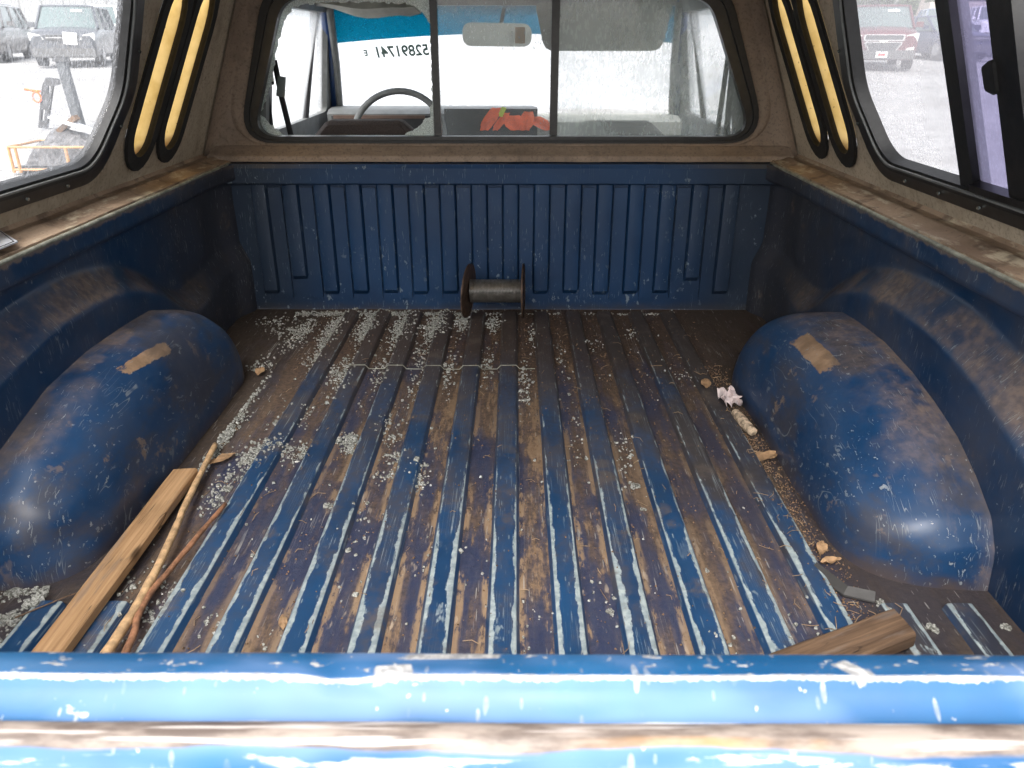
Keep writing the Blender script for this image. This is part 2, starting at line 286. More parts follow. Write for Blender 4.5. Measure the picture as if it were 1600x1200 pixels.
def tail_material():
    t = T('tailgate_worn_paint'); p = t.pos(); x, y, z = t.sep(p)
    n1 = t.noise(p, 5., 4., .6); n2 = t.noise(t.mp(p, (14, 60, 60)), 1., 5., .62); n3 = t.noise(p, 90., 4., .6); big = t.noise(t.mp(p, (9, 30, 30)), 1., 4., .6)
    c = t.mix(t.mr(n1, .35, .65), (.005, .058, .150), (.009, .090, .215))
    sky_blotch = t.mr(t.noise(t.mp(p, (5, 12, 12)), 1., 3.), .45, .62); c = t.mix(t.ma('MULTIPLY', sky_blotch, .42), c, (.16, .24, .42))  # pale blotches painted into the blue, imitating sky reflected in the gloss
    # bare edges (front lip, break line) and the rubbed metal strip where the hatch closes
    f1 = t.noise(p, 150., 4., .65)
    ny = t.ma('ADD', t.ma('ADD', y, t.ma('MULTIPLY', t.ma('SUBTRACT', f1, .5), .0040)), t.ma('MULTIPLY', t.ma('SUBTRACT', n2, .5), .0030))
    e1 = t.mr(ny, .3640, .3650); e2 = t.ma('MULTIPLY', t.mr(ny, .3390, .3384), t.mr(ny, .3352, .3358))
    chips = t.mr(t.noise(t.mp(p, (26, 70, 60)), 1., 5., .62), .69, .705); chips2 = t.mr(t.noise(t.mp(p, (90, 120, 60), (0, 0, .6)), 1., 3.), .70, .72)
    g1 = box_mask(t, x, y, -.026, .3420, .011, .0065, .1, f1); g2 = box_mask(t, x, y, .008, .3600, .028, .0035, .05, f1); g3 = box_mask(t, x, y, .245, .345, .006, .010, .5, f1)
    sc = t.mx(t.stroke(p, .9, 160., 40., .25, .75, .42, 9.), t.stroke(p, -.7, 180., 50., .25, .8, .45, 9.), t.stroke(p, 1.5, 140., 26., .25, .8, .42, 7.))
    w = t.mx(e1, e2, t.ma('MULTIPLY', t.mr(t.noise(t.mp(p, (60, 150, 60), (0, 0, .2), (1, 7, 2)), 1., 4., .6), .635, .655), t.mr(y, .336, .339)), t.ma('MULTIPLY', chips, .9), chips2, g1, g2, g3, t.ma('MULTIPLY', sc, .6))
    c = t.mix(t.ma('MULTIPLY', w, .92), c, t.mix(t.mr(f1, .4, .6), (.22, .215, .21), (.42, .41, .39)))
    wob = t.ma('MULTIPLY', t.ma('SUBTRACT', t.noise(t.mp(p, (4.2, 1, 1)), 1., 4., .6), .5), .012)
    yy = t.ma('ADD', t.ma('ADD', y, wob), t.ma('MULTIPLY', t.ma('SUBTRACT', n2, .5), .003))
    ms = t.ma('MULTIPLY', t.mr(yy, .3150, .3140), t.mr(yy, .2975, .2990))
    met = t.mix(t.mr(n2, .38, .62), (.070, .052, .043), (.20, .165, .14)); met = t.mix(t.ma('MULTIPLY', t.ma('MULTIPLY', t.mr(yy, .3040, .3010), t.mr(n1, .40, .55)), t.mr(x, .05, .20)), met, (.32, .17, .055))
    met = t.mix(t.mr(t.noise(t.mp(p, (9, 260, 60)), 1., 3.), .55, .65), met, (.30, .27, .25))
    c = t.mix(ms, c, met)
    w2 = t.ma('MULTIPLY', t.mr(t.ma('ABSOLUTE', t.ma('SUBTRACT', yy, .3150)), .0020, .0007), t.mr(n2, .35, .5)); c = t.mix(w2, c, (.50, .48, .46))
    w3 = t.ma('MULTIPLY', t.mr(t.ma('ABSOLUTE', t.ma('SUBTRACT', yy, .2955)), .0018, .0006), t.mr(n2, .50, .58)); c = t.mix(w3, c, (.50, .48, .46))
    return t.end(t.pb(c, t.ma('ADD', .36, t.ma('MULTIPLY', t.mx(w, ms, sky_blotch), .35)), 0., .4, t.bump(n3, .15, .001), .12))

def gravel():
    t = T('pale_gravel'); p = t.pos()
    n1 = t.noise(p, .35, 5., .6); n2 = t.noise(p, 6., 6., .7); v = t.vor(p, 18.); n3 = t.noise(p, 40., 3.)
    c = t.mix(t.mr(t.ma('ADD', n2, t.ma('MULTIPLY', n1, .5)), .55, .95), (.17, .168, .165), (.36, .358, .355))
    c = t.mix(t.ma('MULTIPLY', t.mr(v, .55, .25), .35), c, (.46, .455, .45)); c = t.mix(t.ma('MULTIPLY', t.mr(n3, .58, .7), .6), c, (.09, .088, .085))
    c = t.mix(t.ma('MULTIPLY', t.mr(t.noise(p, .8, 4.), .5, .66), .35), c, (.20, .19, .175))
    return t.end(t.pb(c, .85, 0., .3, t.bump(t.ma('ADD', n2, n3), .6, .03)))

def carpaint(name, col, mud=0.):
    t = T(name); p = t.pos(); z = t.sep(t.obj())[2]; n = t.noise(p, 2.5, 5., .6); n2 = t.noise(p, 12., 5., .65)
    c = t.mix(t.ma('MULTIPLY', t.mr(t.ma('ADD', n2, t.ma('MULTIPLY', z, -.25)), .30, .75), .25 + mud), col, (.28, .25, .22))
    return t.end(t.pb(c, .35, 0., .5, t.bump(n, .1, .01), .6))

M = {}
M['floor'] = floor_material(); M['rib'] = rib_material(); M['panel'] = panel_paint()
M['side'] = paint('bed_side_paint', (.30, .62), .45, .62, True, side_extra, tanmax=.52)
M['archL'] = paint('wheel_arch_paint_left', (.75, 1.05), .30, .60, False, arch_extra(-1), .40, .12, .6, 1.08, .4)
M['archR'] = paint('wheel_arch_paint_right', (.75, 1.05), .30, .58, False, arch_extra(1), .40, .12, .6, 1.08, .4)
M['tail'] = tail_material()
M['fg'] = fiberglass('shell_fiberglass', (.36, .30, .22), (.54, .455, .345))
M['fg2'] = fiberglass('shell_front_fiberglass', (.20, .152, .115), (.32, .245, .185), .45)
M['flange'] = flange_material()
M['edge'] = simple('worn_grey_edge', (.26, .26, .21), .6, .2, .35, 40., .4)
M['black'] = simple('black_rubber', (.012, .012, .012), .55, 0., .3, 60., .3)
M['blackm'] = simple('black_metal_frame', (.018, .017, .016), .38, 0., .4, 40., .2)
M['rim'] = simple('matt_black_rim', (.010, .009, .008), .85, 0., .3, 80., .3)
M['amber'] = amber()
M['glassL'] = glass('spotted_window_glass', .05, .40, 210., .38, (.44, .45, .47), cloud=.09, thr=.50)
M['glassR'] = glass('dusty_window_glass', .36, .10, 200., .5, (.55, .54, .56), cloud=.10)
M['violet'] = glass('violet_tinted_glass', .30, .08, 200., .5, (.46, .45, .56), (.60, .58, .70), .10)
M['glassC'] = glass('wet_rear_glass', .08, .35, 160., .4, (.75, .80, .78), cloud=.10, thr=.58, tf=.85)
M['glassD'] = glass('milky_rear_glass', .20, .10, 130., .35, (.86, .92, .87), cloud=.12, tf=.85)
M['crackle'] = None
t = T('crazed_glass'); p = t.pos(); e = t.vor(p, 170., 'DISTANCE_TO_EDGE'); k = t.mr(e, .02, .12)
tr = t.n('ShaderNodeBsdfTransparent'); t.put(tr, 0, (.85, .9, .88)); tl = t.n('ShaderNodeBsdfTranslucent'); t.put(tl, 0, (.8, .84, .8)); df = t.n('ShaderNodeBsdfPrincipled'); t.put(df, 'Base Color', (.75, .8, .76)); t.put(df, 'Roughness', .2)
M['crackle'] = t.end(t.mixs(t.ma('ADD', .50, t.ma('MULTIPLY', k, .35)), tr.outputs[0], t.mixs(.55, tl.outputs[0], df.outputs[0])))
M['shield'] = glass('windshield_glass', .22, .3, 90., .5, (.9, .92, .93), cloud=.1, thr=.6, tf=.9)
M['tint'] = glass('blue_shade_band', .20, .5, 160., .5, (.05, .36, .46), (.03, .38, .50), .15, thr=.58)
M['grey'] = simple('grey_cab_plastic', (.16, .165, .16), .6); M['dgrey'] = simple('dark_cab_plastic', (.035, .035, .037), .5)
M['beige'] = simple('beige_headliner', (.42, .42, .37), .85); M['brownp'] = simple('brown_cab_trim', (.12, .075, .055), .6)
M['seat'] = simple('brown_seat_cloth', (.085, .068, .062), .9, 0., .25, 200., .6)
M['cabblue'] = simple('cab_blue_paint', (.012, .05, .17), .35, coat=.4)
M['mirror'] = simple('silver_mirror', (.25, .28, .27), .2, .7); M['tan'] = simple('tan_sticker', (.45, .32, .19), .8)
M['belt'] = simple('black_webbing', (.012, .012, .013), .8); M['silver'] = simple('scuffed_silver_plate', (.62, .63, .66), .45, .3, .12, 60.)
M['print'] = simple('green_grey_paint_marker', (.16, .24, .21), .7)
M['orange'] = simple('orange_fabric', (.85, .12, .02), .8, bump=.5, bd=.01); M['lime'] = simple('lime_reflective_tape', (.62, .80, .08), .6)
M['gravel'] = gravel()
M['tyre'] = simple('tyre_rubber', (.03, .03, .03), .8); M['alloy'] = simple('wheel_alloy', (.35, .35, .36), .35, .6)
M['cglass'] = simple('car_glass', (.10, .13, .13), .12); M['lamp'] = simple('headlight_lens', (.62, .62, .60), .15); M['chrome'] = simple('chrome_trim', (.75, .75, .76), .2, .6)
M['grille'] = simple('dark_grille', (.05, .05, .052), .6); M['white'] = simple('white_sticker', (.8, .8, .8), .6); M['redink'] = simple('red_print', (.6, .05, .05), .6)
M['gold'] = simple('pale_badge', (.62, .58, .48), .4, .3); M['ovalblue'] = simple('dull_badge', (.30, .33, .38), .4)
M['wallw'] = simple('white_metal_cladding', (.24, .245, .245), .5, 0., .06, 3.); M['wallg'] = simple('grey_rail', (.12, .125, .13), .5)
M['leaf'] = None

# ------------------------------------------------------------------ mesh helpers
def link(name, me, mat, parent=None, smooth=None):
    o = bpy.data.objects.new(name, me); COL.objects.link(o)
    if mat is not None and not me.materials: me.materials.append(mat)
    if parent is not None: o.parent = parent
    if smooth is not None:
        me.polygons.foreach_set('use_smooth', [True] * len(me.polygons))
        if smooth < 180: me.set_sharp_from_angle(angle=R(smooth))
    return o
class MB:
    def __init__(s): s.v = []; s.f = []
    def add(s, vs, fs): b = len(s.v); s.v += [tuple(q) for q in vs]; s.f += [tuple(i + b for i in f) for f in fs]; return s
    def box(s, c, d, rot=None, taper=1.):
        pts = []
        for z in (-1, 1):
            k = taper if z > 0 else 1.
            for x, y in ((-1, -1), (1, -1), (1, 1), (-1, 1)):
                q = Vector((x * d[0] / 2 * k, y * d[1] / 2 * k, z * d[2] / 2))
                if rot: q = rot @ q
                pts.append(q + Vector(c))
        return s.add(pts, [(3, 2, 1, 0), (4, 5, 6, 7), (0, 1, 5, 4), (1, 2, 6, 5), (2, 3, 7, 6), (3, 0, 4, 7)])
    def tube(s, path, rad, n=10, cap=True, sq=1.):
        path = [Vector(q) for q in path]; L = len(path)
        if not hasattr(rad, '__len__'): rad = [rad] * L
        vs = []; up = Vector((0, 0, 1))
        for i, q in enumerate(path):
            d = (path[min(i + 1, L - 1)] - path[max(i - 1, 0)]).normalized()
            a = d.cross(up)
            if a.length < .05: a = d.cross(Vector((0, 1, 0)))
            a.normalize(); b = a.cross(d)
            for k in range(n):
                th = 2 * math.pi * k / n; vs.append(q + a * math.cos(th) * rad[i] + b * math.sin(th) * rad[i] * sq)
        fs = [(i * n + k, i * n + (k + 1) % n, (i + 1) * n + (k + 1) % n, (i + 1) * n + k) for i in range(L - 1) for k in range(n)]
        if cap: fs += [tuple(range(n))[::-1], tuple((L - 1) * n + k for k in range(n))]
        return s.add(vs, fs)
    def sweep(s, prof, path_pts, cap=True, close=True):  # prof list of 3d offset fn already in world: list of rings
        n = len(path_pts[0]); vs = [q for r in path_pts for q in r]; L = len(path_pts)
        m = n if close else n - 1
        fs = [(i * n + k, i * n + (k + 1) % n, (i + 1) * n + (k + 1) % n, (i + 1) * n + k) for i in range(L - 1) for k in range(m)]
        if cap and close: fs += [tuple(range(n))[::-1], tuple((L - 1) * n + k for k in range(n))]
        return s.add(vs, fs)
    def disc(s, c, axis, r, t, n=24):
        a = Vector(axis).normalized() * t / 2
        return s.tube([Vector(c) - a, Vector(c) + a], r, n)
    def build(s, name, mat, parent=None, smooth=None):
        me = bpy.data.meshes.new(name); me.from_pydata(s.v, [], s.f); me.update()
        return link(name, me, mat, parent, smooth)
def grid(fn, nu, nv):
    vs = [fn(i / nu, j / nv) for i in range(nu + 1) for j in range(nv + 1)]
    fs = [(i * (nv + 1) + j, (i + 1) * (nv + 1) + j, (i + 1) * (nv + 1) + j + 1, i * (nv + 1) + j + 1) for i in range(nu) for j in range(nv)]
    return MB().add(vs, fs)
def rpoly(pts, rad, seg=8):
    out = []; n = len(pts)
    if not hasattr(rad, '__len__'): rad = [rad] * n
    for i in range(n):
        p = Vector(pts[i]); a = Vector(pts[i - 1]) - p; b = Vector(pts[(i + 1) % n]) - p; r = rad[i]
        if r <= 0: out.append(tuple(p)); continue
        an = a.normalized(); bn = b.normalized(); half = an.angle(bn) / 2
        d = min(r / math.tan(half), a.length * .48, b.length * .48); r = d * math.tan(half)
        p0 = p + an * d; p1 = p + bn * d
        for k in range(seg + 1):
            u = k / seg; out.append(tuple(p0 * (1 - u) ** 2 + p * 2 * u * (1 - u) + p1 * u * u))
    return out
def plate(name, outer, holes, thick, mapf, mat, parent=None, smooth=None):
    cu = bpy.data.curves.new('outline', 'CURVE'); cu.dimensions = '2D'; cu.fill_mode = 'BOTH'; cu.extrude = thick / 2
    for poly in [outer] + list(holes):
        sp = cu.splines.new('POLY'); sp.points.add(len(poly) - 1)
        for i, q in enumerate(poly): sp.points[i].co = (q[0], q[1], 0, 1)
        sp.use_cyclic_u = True
    o = bpy.data.objects.new('outline', cu); COL.objects.link(o)
    bpy.context.view_layer.update()
    me = bpy.data.meshes.new_from_object(o.evaluated_get(bpy.context.evaluated_depsgraph_get()))
    bpy.data.objects.remove(o); bpy.data.curves.remove(cu)
    me.name = name
    for v in me.vertices: v.co = mapf(*v.co)
    me.update(); me.materials.clear()
    return link(name, me, mat, parent, smooth)
def empty(name, loc=(0, 0, 0), rz=0.):
    o = bpy.data.objects.new(name, None); COL.objects.link(o); o.location = loc; o.rotation_euler.z = rz; o.empty_display_size = .1; return o
def tag(o, label=None, cat=None, group=None, kind=None):
    if label: o['label'] = label
    if cat: o['category'] = cat
    if group: o['group'] = group
    if kind: o['kind'] = kind
    return o
def text_mesh(name, body, size, mapf, mat, parent, bold=0.):
    cu = bpy.data.curves.new('txt', 'FONT'); cu.body = body; cu.size = size; cu.extrude = .0006; cu.offset = bold; cu.align_x = 'CENTER'
    o = bpy.data.objects.new('txt', cu); COL.objects.link(o); bpy.context.view_layer.update()
    me = bpy.data.meshes.new_from_object(o.evaluated_get(bpy.context.evaluated_depsgraph_get()))
    bpy.data.objects.remove(o); bpy.data.curves.remove(cu); me.name = name
    for v in me.vertices: v.co = mapf(*v.co)
    me.update(); me.materials.clear()
    return link(name, me, mat, parent)
def sm(a, b, x):
    t = min(1, max(0, (x - a) / (b - a))); return t * t * (3 - 2 * t)

# ================================================================== yard (setting)
SL = .027
def gz(y): return -.75 + SL * y
g = MB(); g.add([(-600, -200, gz(-200)), (600, -200, gz(-200)), (600, 900, gz(900)), (-600, 900, gz(900))], [(0, 1, 2, 3)])
tag(g.build('gravel_yard', M['gravel']), kind='structure')

# ================================================================== pickup truck
truck = empty('pickup_truck', (0, 0, 0))
tag(truck, 'old blue pickup truck with a worn, rib-floored open bed and a broken cab rear window', 'pickup truck')
RX = .028; RS = .0997
def floor_h(x, y): return .0016 * mn.noise(Vector((x * 6, y * 5, 0)))
fl = grid(lambda u, v: (-.83 + 1.66 * u, .37 + 2.0 * v, floor_h(-.83 + 1.66 * u, .37 + 2.0 * v)), 90, 110).build('bed_floor', M['floor'], truck, 180)
prof = [(-.0265, -.003), (-.0205, .0102), (-.0185, .0118), (-.012, .0124), (0, .0126), (.012, .0124), (.0185, .0118), (.0205, .0102), (.0265, -.003)]
def rib_mesh(y0, y1, seed, bevel0=True, bevel1=True):
    b = MB(); n = max(8, int((y1 - y0) / .025)); rings = []
    for i in range(n + 1):
        y = y0 + (y1 - y0) * i / n; k = 1.
        if bevel1 and i == n: k = .0
        if bevel0 and i == 0: k = .0
        yy = y + (.0 if 0 < i < n else 0)
        r = []
        for (px, pz) in prof:
            dz = .0010 * mn.noise(Vector((px * 20, y * 9, seed))) + .0008 * mn.noise(Vector((px * 60, y * 30, seed + 5)))
            dx = .0010 * mn.noise(Vector((0, y * 5, seed * 3.)))
            r.append((px * (.82 if k == 0 else 1) + dx, yy, (pz + dz) if k else -.003))
        rings.append(r)
    # place bevel inset
    if bevel1: rings.insert(-1, [(q[0], y1 - .008, q[2]) for q in rings[-2]])
    if bevel0: rings.insert(1, [(q[0], y0 + .008, q[2]) for q in rings[1]])
    b.sweep(None, rings, cap=False, close=False)
    me = bpy.data.meshes.new('rib'); me.from_pydata(b.v, [], b.f); me.update(); return me
long_me = [rib_mesh(.372, 2.325, s) for s in range(4)]
rear_me = rib_mesh(.372, .945, 9, bevel0=False)
for k in range(-5, 6): 
    o = link('rib', long_me[k % 4], M['rib'], fl, 40); o.location.x = RX + k * RS
for k in (-7, -6, 6, 7):
    o = link('rib', rear_me, M['rib'], fl, 40); o.location.x = RX + k * RS
# overlap seam of the two floor sheets
seam = []
for i in range(-60, 61):
    x = RX + i * RS / 10; ph = abs(((i % 10) + 5) % 10 - 5) * RS / 10
    seam.append((x, 1.868 + .004 * mn.noise(Vector((x * 4, 0, 0))), .0145 if ph < .021 else (.004 if ph > .028 else .009)))
MB().tube([q for q in seam if -.40 < q[0] < .10], .0011, 6).build('seam', M['edge'], fl)

# bed sides
ZB = [(.3, .20), (.8, .215), (.95, .275), (1.067, .322), (1.14, .345), (1.3, .372), (1.45, .374), (1.58, .362), (1.7, .33), (1.785, .284), (1.87, .222), (1.93, .195), (2.07, .20), (2.2, .215), (2.4, .22)]
def zb(y):
    return sum(np.interp(y + d, [a for a, _ in ZB], [b for _, b in ZB]) for d in (-.05, -.025, 0, .025, .05)) / 5
def side_x(y, z):
    b = zb(y); t = min(1, max(0, (b + .002 - z) / .064)); t = .82 * t + .18 * t * t * (3 - 2 * t); x = .848 - .052 * t * (1 - .5 * sm(1.95, 2.2, y))
    x -= .009 * math.exp(-((y - 2.14) / .045) ** 2) * sm(.2, .25, z) * sm(.42, .36, z)
    lip = sm(.398, .422, z); x = x * (1 - lip) + .802 * lip
    c = sm(2.24, 2.36, y); x -= .030 * c * c
    x += .0025 * mn.noise(Vector((y * 5, z * 7, 1)))
    return x
def side_surface(s):
    zs = [-.012 + .473 * (j / 60) for j in range(61)]
    return grid(lambda u, v: (s * side_x(.30 + 2.075 * u, zs[round(v * 60)]), .30 + 2.075 * u, zs[round(v * 60)]), 150, 60)
for s in (-1, 1):
    bs = side_surface(s).build('bed_side', M['side'], truck, 60)
    MB().tube([(s * .804, .30 + .05 * i, .4625 + .0006 * mn.noise(Vector((i * .5, s, 0)))) for i in range(42)], .0042, 8).build('rail_edge', M['edge'], bs, 180)
    MB().box((s * .90, 1.33, .448), (.19, 2.10, .012)).build('rail_cap', M['cabblue'], bs)
    MB().box((s * 1.0, 1.33, .05), (.02, 2.12, .80)).build('outer_panel', M['cabblue'], bs)
# wheel arches
HL = [(.972, 0), (.985, .09), (1.02, .145), (1.08, .185), (1.15, .205), (1.25, .230), (1.4, .243), (1.55, .240), (1.68, .232), (1.78, .200), (1.84, .155), (1.88, .09), (1.90, 0)]
HR = [(.980, 0), (.990, .070), (1.02, .115), (1.08, .153), (1.15, .186), (1.233, .208), (1.34, .228), (1.457, .240), (1.58, .238), (1.68, .230), (1.78, .196), (1.84, .150), (1.88, .08), (1.90, 0)]
def arch(s, H, wmax, mat):
    y0, y1 = H[0][0], H[-1][0]; N = 70; K = 30; yc = (y0 + y1) / 2; hl = (y1 - y0) / 2
    b = MB(); rings = []
    for i in range(N + 1):
        th = math.pi * i / N; y = yc - hl * math.cos(th); t = abs((y - yc) / hl)
        h = float(np.interp(y, [a for a, _ in H], [q for _, q in H])); w = wmax * (1 - min(1, t) ** 9) ** (1 / 2.6)
        r = []
        for k in range(K + 1):
            ph = math.pi / 2 * k / K; dx = w * max(0, math.cos(ph)) ** (2 / 3.3); z = h * max(0, math.sin(ph)) ** (2 / 2.5)
            dx += .02 * (1 - z / .25) * (w / wmax) * (1 if z > 0 else 1) * .6
            q = Vector((.812 - dx, y, z)); nn = .004 * mn.noise(Vector((q.x * 9, y * 7, z * 9 + s))) * min(1, w / wmax * 2)
            if s < 0: nn += -.010 * math.exp(-(((y - 1.03) / .05) ** 2 + ((z - .06) / .03) ** 2 + ((q.x - .68) / .08) ** 2))
            else: nn += -.007 * math.exp(-(((y - 1.02) / .04) ** 2 + ((z - .04) / .03) ** 2 + ((q.x - .66) / .06) ** 2))
            r.append((s * (q.x - nn), y, z - .002))
        rings.append(r)
    b.sweep(None, rings, cap=False, close=False)
    o = b.build('wheel_arch', mat, truck, 180)
    bpy.context.view_layer.objects.active = o
    return o
arch(-1, HL, .157, M['archL']); arch(1, HR, .208, M['archR'])

# bed front panel
fp_o = [(-.86, -.02), (.86, -.02), (.86, .462), (-.86, .462)]
PF = 2.372
fp = grid(lambda u, v: (-.86 + 1.72 * u, PF + .002 * mn.noise(Vector((u * 8, v * 3, 3))), -.02 + .46 * v), 60, 24).build('bed_front_panel', M['panel'], truck, 180)
lb = MB(); rings = []
for x in np.linspace(-.812, .812, 40):
    d = .0018 * mn.noise(Vector((x * 5, 2, 2)))
    rings.append([(x, PF + .01, .404), (x, 2.330 + d, .4035), (x, 2.323 + d, .408), (x, 2.320 + d, .452), (x, 2.326 + d, .463), (x, 2.40, .463)])
lb.sweep(None, rings, cap=False, close=False).build('ledge', M['panel'], fp, 18)
def wall_rib(z0, z1, w=.0455, d=.016):
    b = MB(); n = 14; rings = []
    pr = [(-w / 2 - .004, .001), (-w / 2 + .002, -d), (-w / 2 + .006, -d - .0012), (0, -d - .0016), (w / 2 - .006, -d - .0012), (w / 2 - .002, -d), (w / 2 + .004, .001)]
    rings.append([(p0 * .9, q * 0 + .001, z0 - .017) for p0, q in pr])
    for i in range(n + 1):
        z = z0 + (z1 - z0) * i / n
        rings.append([(p0, q, z) for p0, q in pr])
    b.sweep(None, rings, cap=False, close=False)
    me = bpy.data.meshes.new('rib'); me.from_pydata(b.v, [], b.f); me.update(); return me
wm = wall_rib(.066, .404); wms = wall_rib(.112, .404); wm2 = wall_rib(.075, .385, .040, .0045)
for k in range(-8, 8):
    short = k in (-7, 6)
    o = link('rib', wms if short else wm, M['panel'], fp, 35); o.location = (.031 + k * .0957, PF, .002 * ((k * 7) % 3))
# thin raised fields between the ribs
for k in range(-8, 7):
    o = MB().box((.031 + (k + .5) * .0957, PF - .0005, .215), (.0395, .016, .350)).build('field', M['panel'], fp); 
    o.rotation_euler = (0, 0, 0)

# tailgate: profile swept across the truck
tg = [(.374, .40), (.3685, .440), (.3670, .4490), (.3655, .4525), (.3630, .4545), (.350, .4590), (.3400, .4622), (.3375, .4626), (.3355, .4610), (.3335, .4575), (.328, .4530), (.320, .4475), (.3165, .4465), (.3150, .4500), (.3130, .4525), (.3080, .4530), (.3020, .4515), (.2985, .4470), (.2960, .4420), (.2925, .430), (.288, .405), (.282, .33), (.278, .05), (.30, .0), (.374, .0)]
rings = []
for x in np.linspace(-.80, .80, 90):
    d = .0012 * mn.noise(Vector((x * 4, 0, 7))) ; e = .0006 * mn.noise(Vector((x * 18, 0, 2)))
    dd = .006 * math.exp(-((x + .055) / .012) ** 2)
    rings.append([(x, y + d, z + e * (z > .4) - (dd if .334 < y < .345 and z > .44 else 0)) for y, z in tg])
MB().sweep(None, rings).build('tailgate', M['tail'], truck, 50)

# ------------------------------------------------------------------ cab
cabwin = rpoly([(-.78, .518), (.79, .518), (.64, .925), (-.66, .925)], [.06, .06, .09, .09])
rearwall = plate('cab_rear_wall', [(-.92, -.25), (.92, -.25), (.86, .60), (.70, .985), (-.70, .985), (-.86, .60)], [cabwin], .025, lambda u, v, w: (u, 2.478 + w, v), M['cabblue'], truck)
RW = 2.462
win = plate('cab_rear_window', rpoly([(-.80, .500), (.81, .500), (.66, .945), (-.68, .945)], [.06, .06, .09, .09]), [rpoly([(-.765, .527), (.775, .527), (.632, .912), (-.652, .912)], [.05, .05, .08, .08])], .014, lambda u, v, w: (u, RW + w, v), M['black'], truck)
for cx, w in ((-.192, .021), (.161, .023)):
    MB().box((cx, RW - .001, .72), (w, .020, .385)).build('divider', M['blackm'], win)
def pane_poly(x0, x1):
    def lx(z): return -.775 + (.122) * (z - .52) / .40
    def rx(z): return .785 - .148 * (z - .52) / .40
    return [(max(x0, lx(.52)), .522), (min(x1, rx(.52)), .522), (min(x1, rx(.916)), .916), (max(x0, lx(.916)), .916)]
plate('pane', pane_poly(-.182, .150), [], .004, lambda u, v, w: (u, RW + .004 + w, v), M['glassC'], win)
plate('pane', pane_poly(.172, .9), [], .004, lambda u, v, w: (u, RW + .004 + w, v), M['glassD'], win)
hole = [(-0.731, 0.592), (-0.718, 0.58), (-0.696, 0.556), (-0.668, 0.53), (-0.296, 0.53), (-0.275, 0.543), (-0.249, 0.556), (-0.23, 0.577), (-0.216, 0.586), (-0.209, 0.619), (-0.2035, 0.697), (-0.2035, 0.755), (-0.204, 0.801), (-0.205, 0.837), (-0.213, 0.862), (-0.232, 0.88), (-0.26, 0.892), (-0.333, 0.895), (-0.444, 0.897), (-0.518, 0.894), (-0.574, 0.889), (-0.601, 0.88), (-0.616, 0.86), (-0.63, 0.837), (-0.645, 0.805), (-0.659, 0.768), (-0.672, 0.732), (-0.683, 0.686), (-0.702, 0.646), (-0.72, 0.61)]
jag = []
for i in range(len(hole)):
    a = Vector(hole[i]); b = Vector(hole[(i + 1) % len(hole)]); n = max(1, int((b - a).length / .007))
    if i == 3: n = 1
    for k in range(n):
        q = a.lerp(b, k / n); j = .0035 if q.y > .532 else .0
        jag.append((q.x + random.uniform(-j, j), q.y + random.uniform(-j, j)))
bp = plate('pane', pane_poly(-.9, -.202), [jag], .005, lambda u, v, w: (u, RW + .004 + w, v), M['crackle'], win)
bp['label'] = 'shattered left pane with crazed glass left around its edge'

# doors with window openings, A pillars
for s in (-1, 1):
    dm = lambda u, v, w, s=s: (s * (.845 - .30 * max(0, v - .47) + w), u, v)
    door = plate('door', [(2.49, -.25), (3.85, -.25), (3.85, .50), (3.42, .955), (2.49, .955)], [rpoly([(2.60, .50), (3.70, .50), (3.62, .58), (3.36, .895), (2.64, .895)], [.04, .02, .02, .05, .05])], .045, dm, M['grey'], truck)
    plate('door_glass', rpoly([(2.60, .50), (3.70, .50), (3.62, .58), (3.36, .895), (2.64, .895)], .02), [], .004, dm, M['shield'], door)
    MB().tube([(s * (.83), 3.36, .49), (s * .735, 3.30, .90)], .014, 8).build('vent_bar', M['dgrey'], door)
    MB().tube([(s * .835, 2.58, .50), (s * .73, 2.63, .90)], .024, 8).build('window_channel', M['brownp'], door)
    MB().tube([(s * .80, 3.84, .49), (s * .755, 3.62, .68), (s * .70, 3.34, .93)], .030, 8).build('pillar', M['cabblue'], door, 60)
    MB().tube([(s * .775, 3.80, .49), (s * .725, 3.57, .70), (s * .68, 3.32, .92)], .016, 8).build('pillar_trim', M['grey'], door, 60)
    mirr = MB(); mirr.box((s * 1.00, 3.62, .52), (.10, .03, .15)); mirr.box((s * .90, 3.62, .50), (.12, .015, .02)); mirr.build('side_mirror', M['mirror'], door)
    belt = MB()
    if s < 0:
        belt.tube([(s * .725, 2.56, .80), (s * .735, 2.56, .72), (s * .735, 2.56, .50)], .011, 6); belt.tube([(s * .70, 2.57, .74), (s * .69, 2.57, .63), (s * .672, 2.57, .50)], .009, 6)
        belt.box((s * .715, 2.56, .765), (.030, .02, .045)); belt.box((s * .725, 2.555, .695), (.036, .02, .05))
        bl = belt.build('seat_belt', M['belt'], truck)
        bu = MB(); bu.box((s * .683, 2.553, .665), (.024, .010, .060), Matrix.Rotation(.2, 3, 'Y')); bu.build('buckle', M['mirror'], bl)
    else:
        belt.tube([(s * .715, 2.57, .78), (s * .72, 2.57, .52)], .010, 6); belt.tube([(s * .70, 2.57, .78), (s * .69, 2.57, .52)], .008, 6); belt.box((s * .715, 2.565, .775), (.03, .02, .09))
        belt.build('seat_belt', M['belt'], truck)
roof = grid(lambda u, v: (-.74 + 1.48 * u, 2.44 + .95 * v, .965 + .03 * math.sin(math.pi * u)), 16, 8).build('cab_roof', M['cabblue'], truck, 60)
MB().box((0, 2.93, .950), (1.36, .86, .012)).build('headliner', M['beige'], roof)
MB().box((0, 2.505, .935), (1.34, .05, .05)).build('header', M['beige'], roof)
MB().box((0, 3.37, .942), (1.34, .06, .045)).build('header', M['grey'], roof)
cf = MB(); cf.box((0, 3.15, -.15), (1.70, 1.35, .04)).build('cab_floor', M['dgrey'], truck)
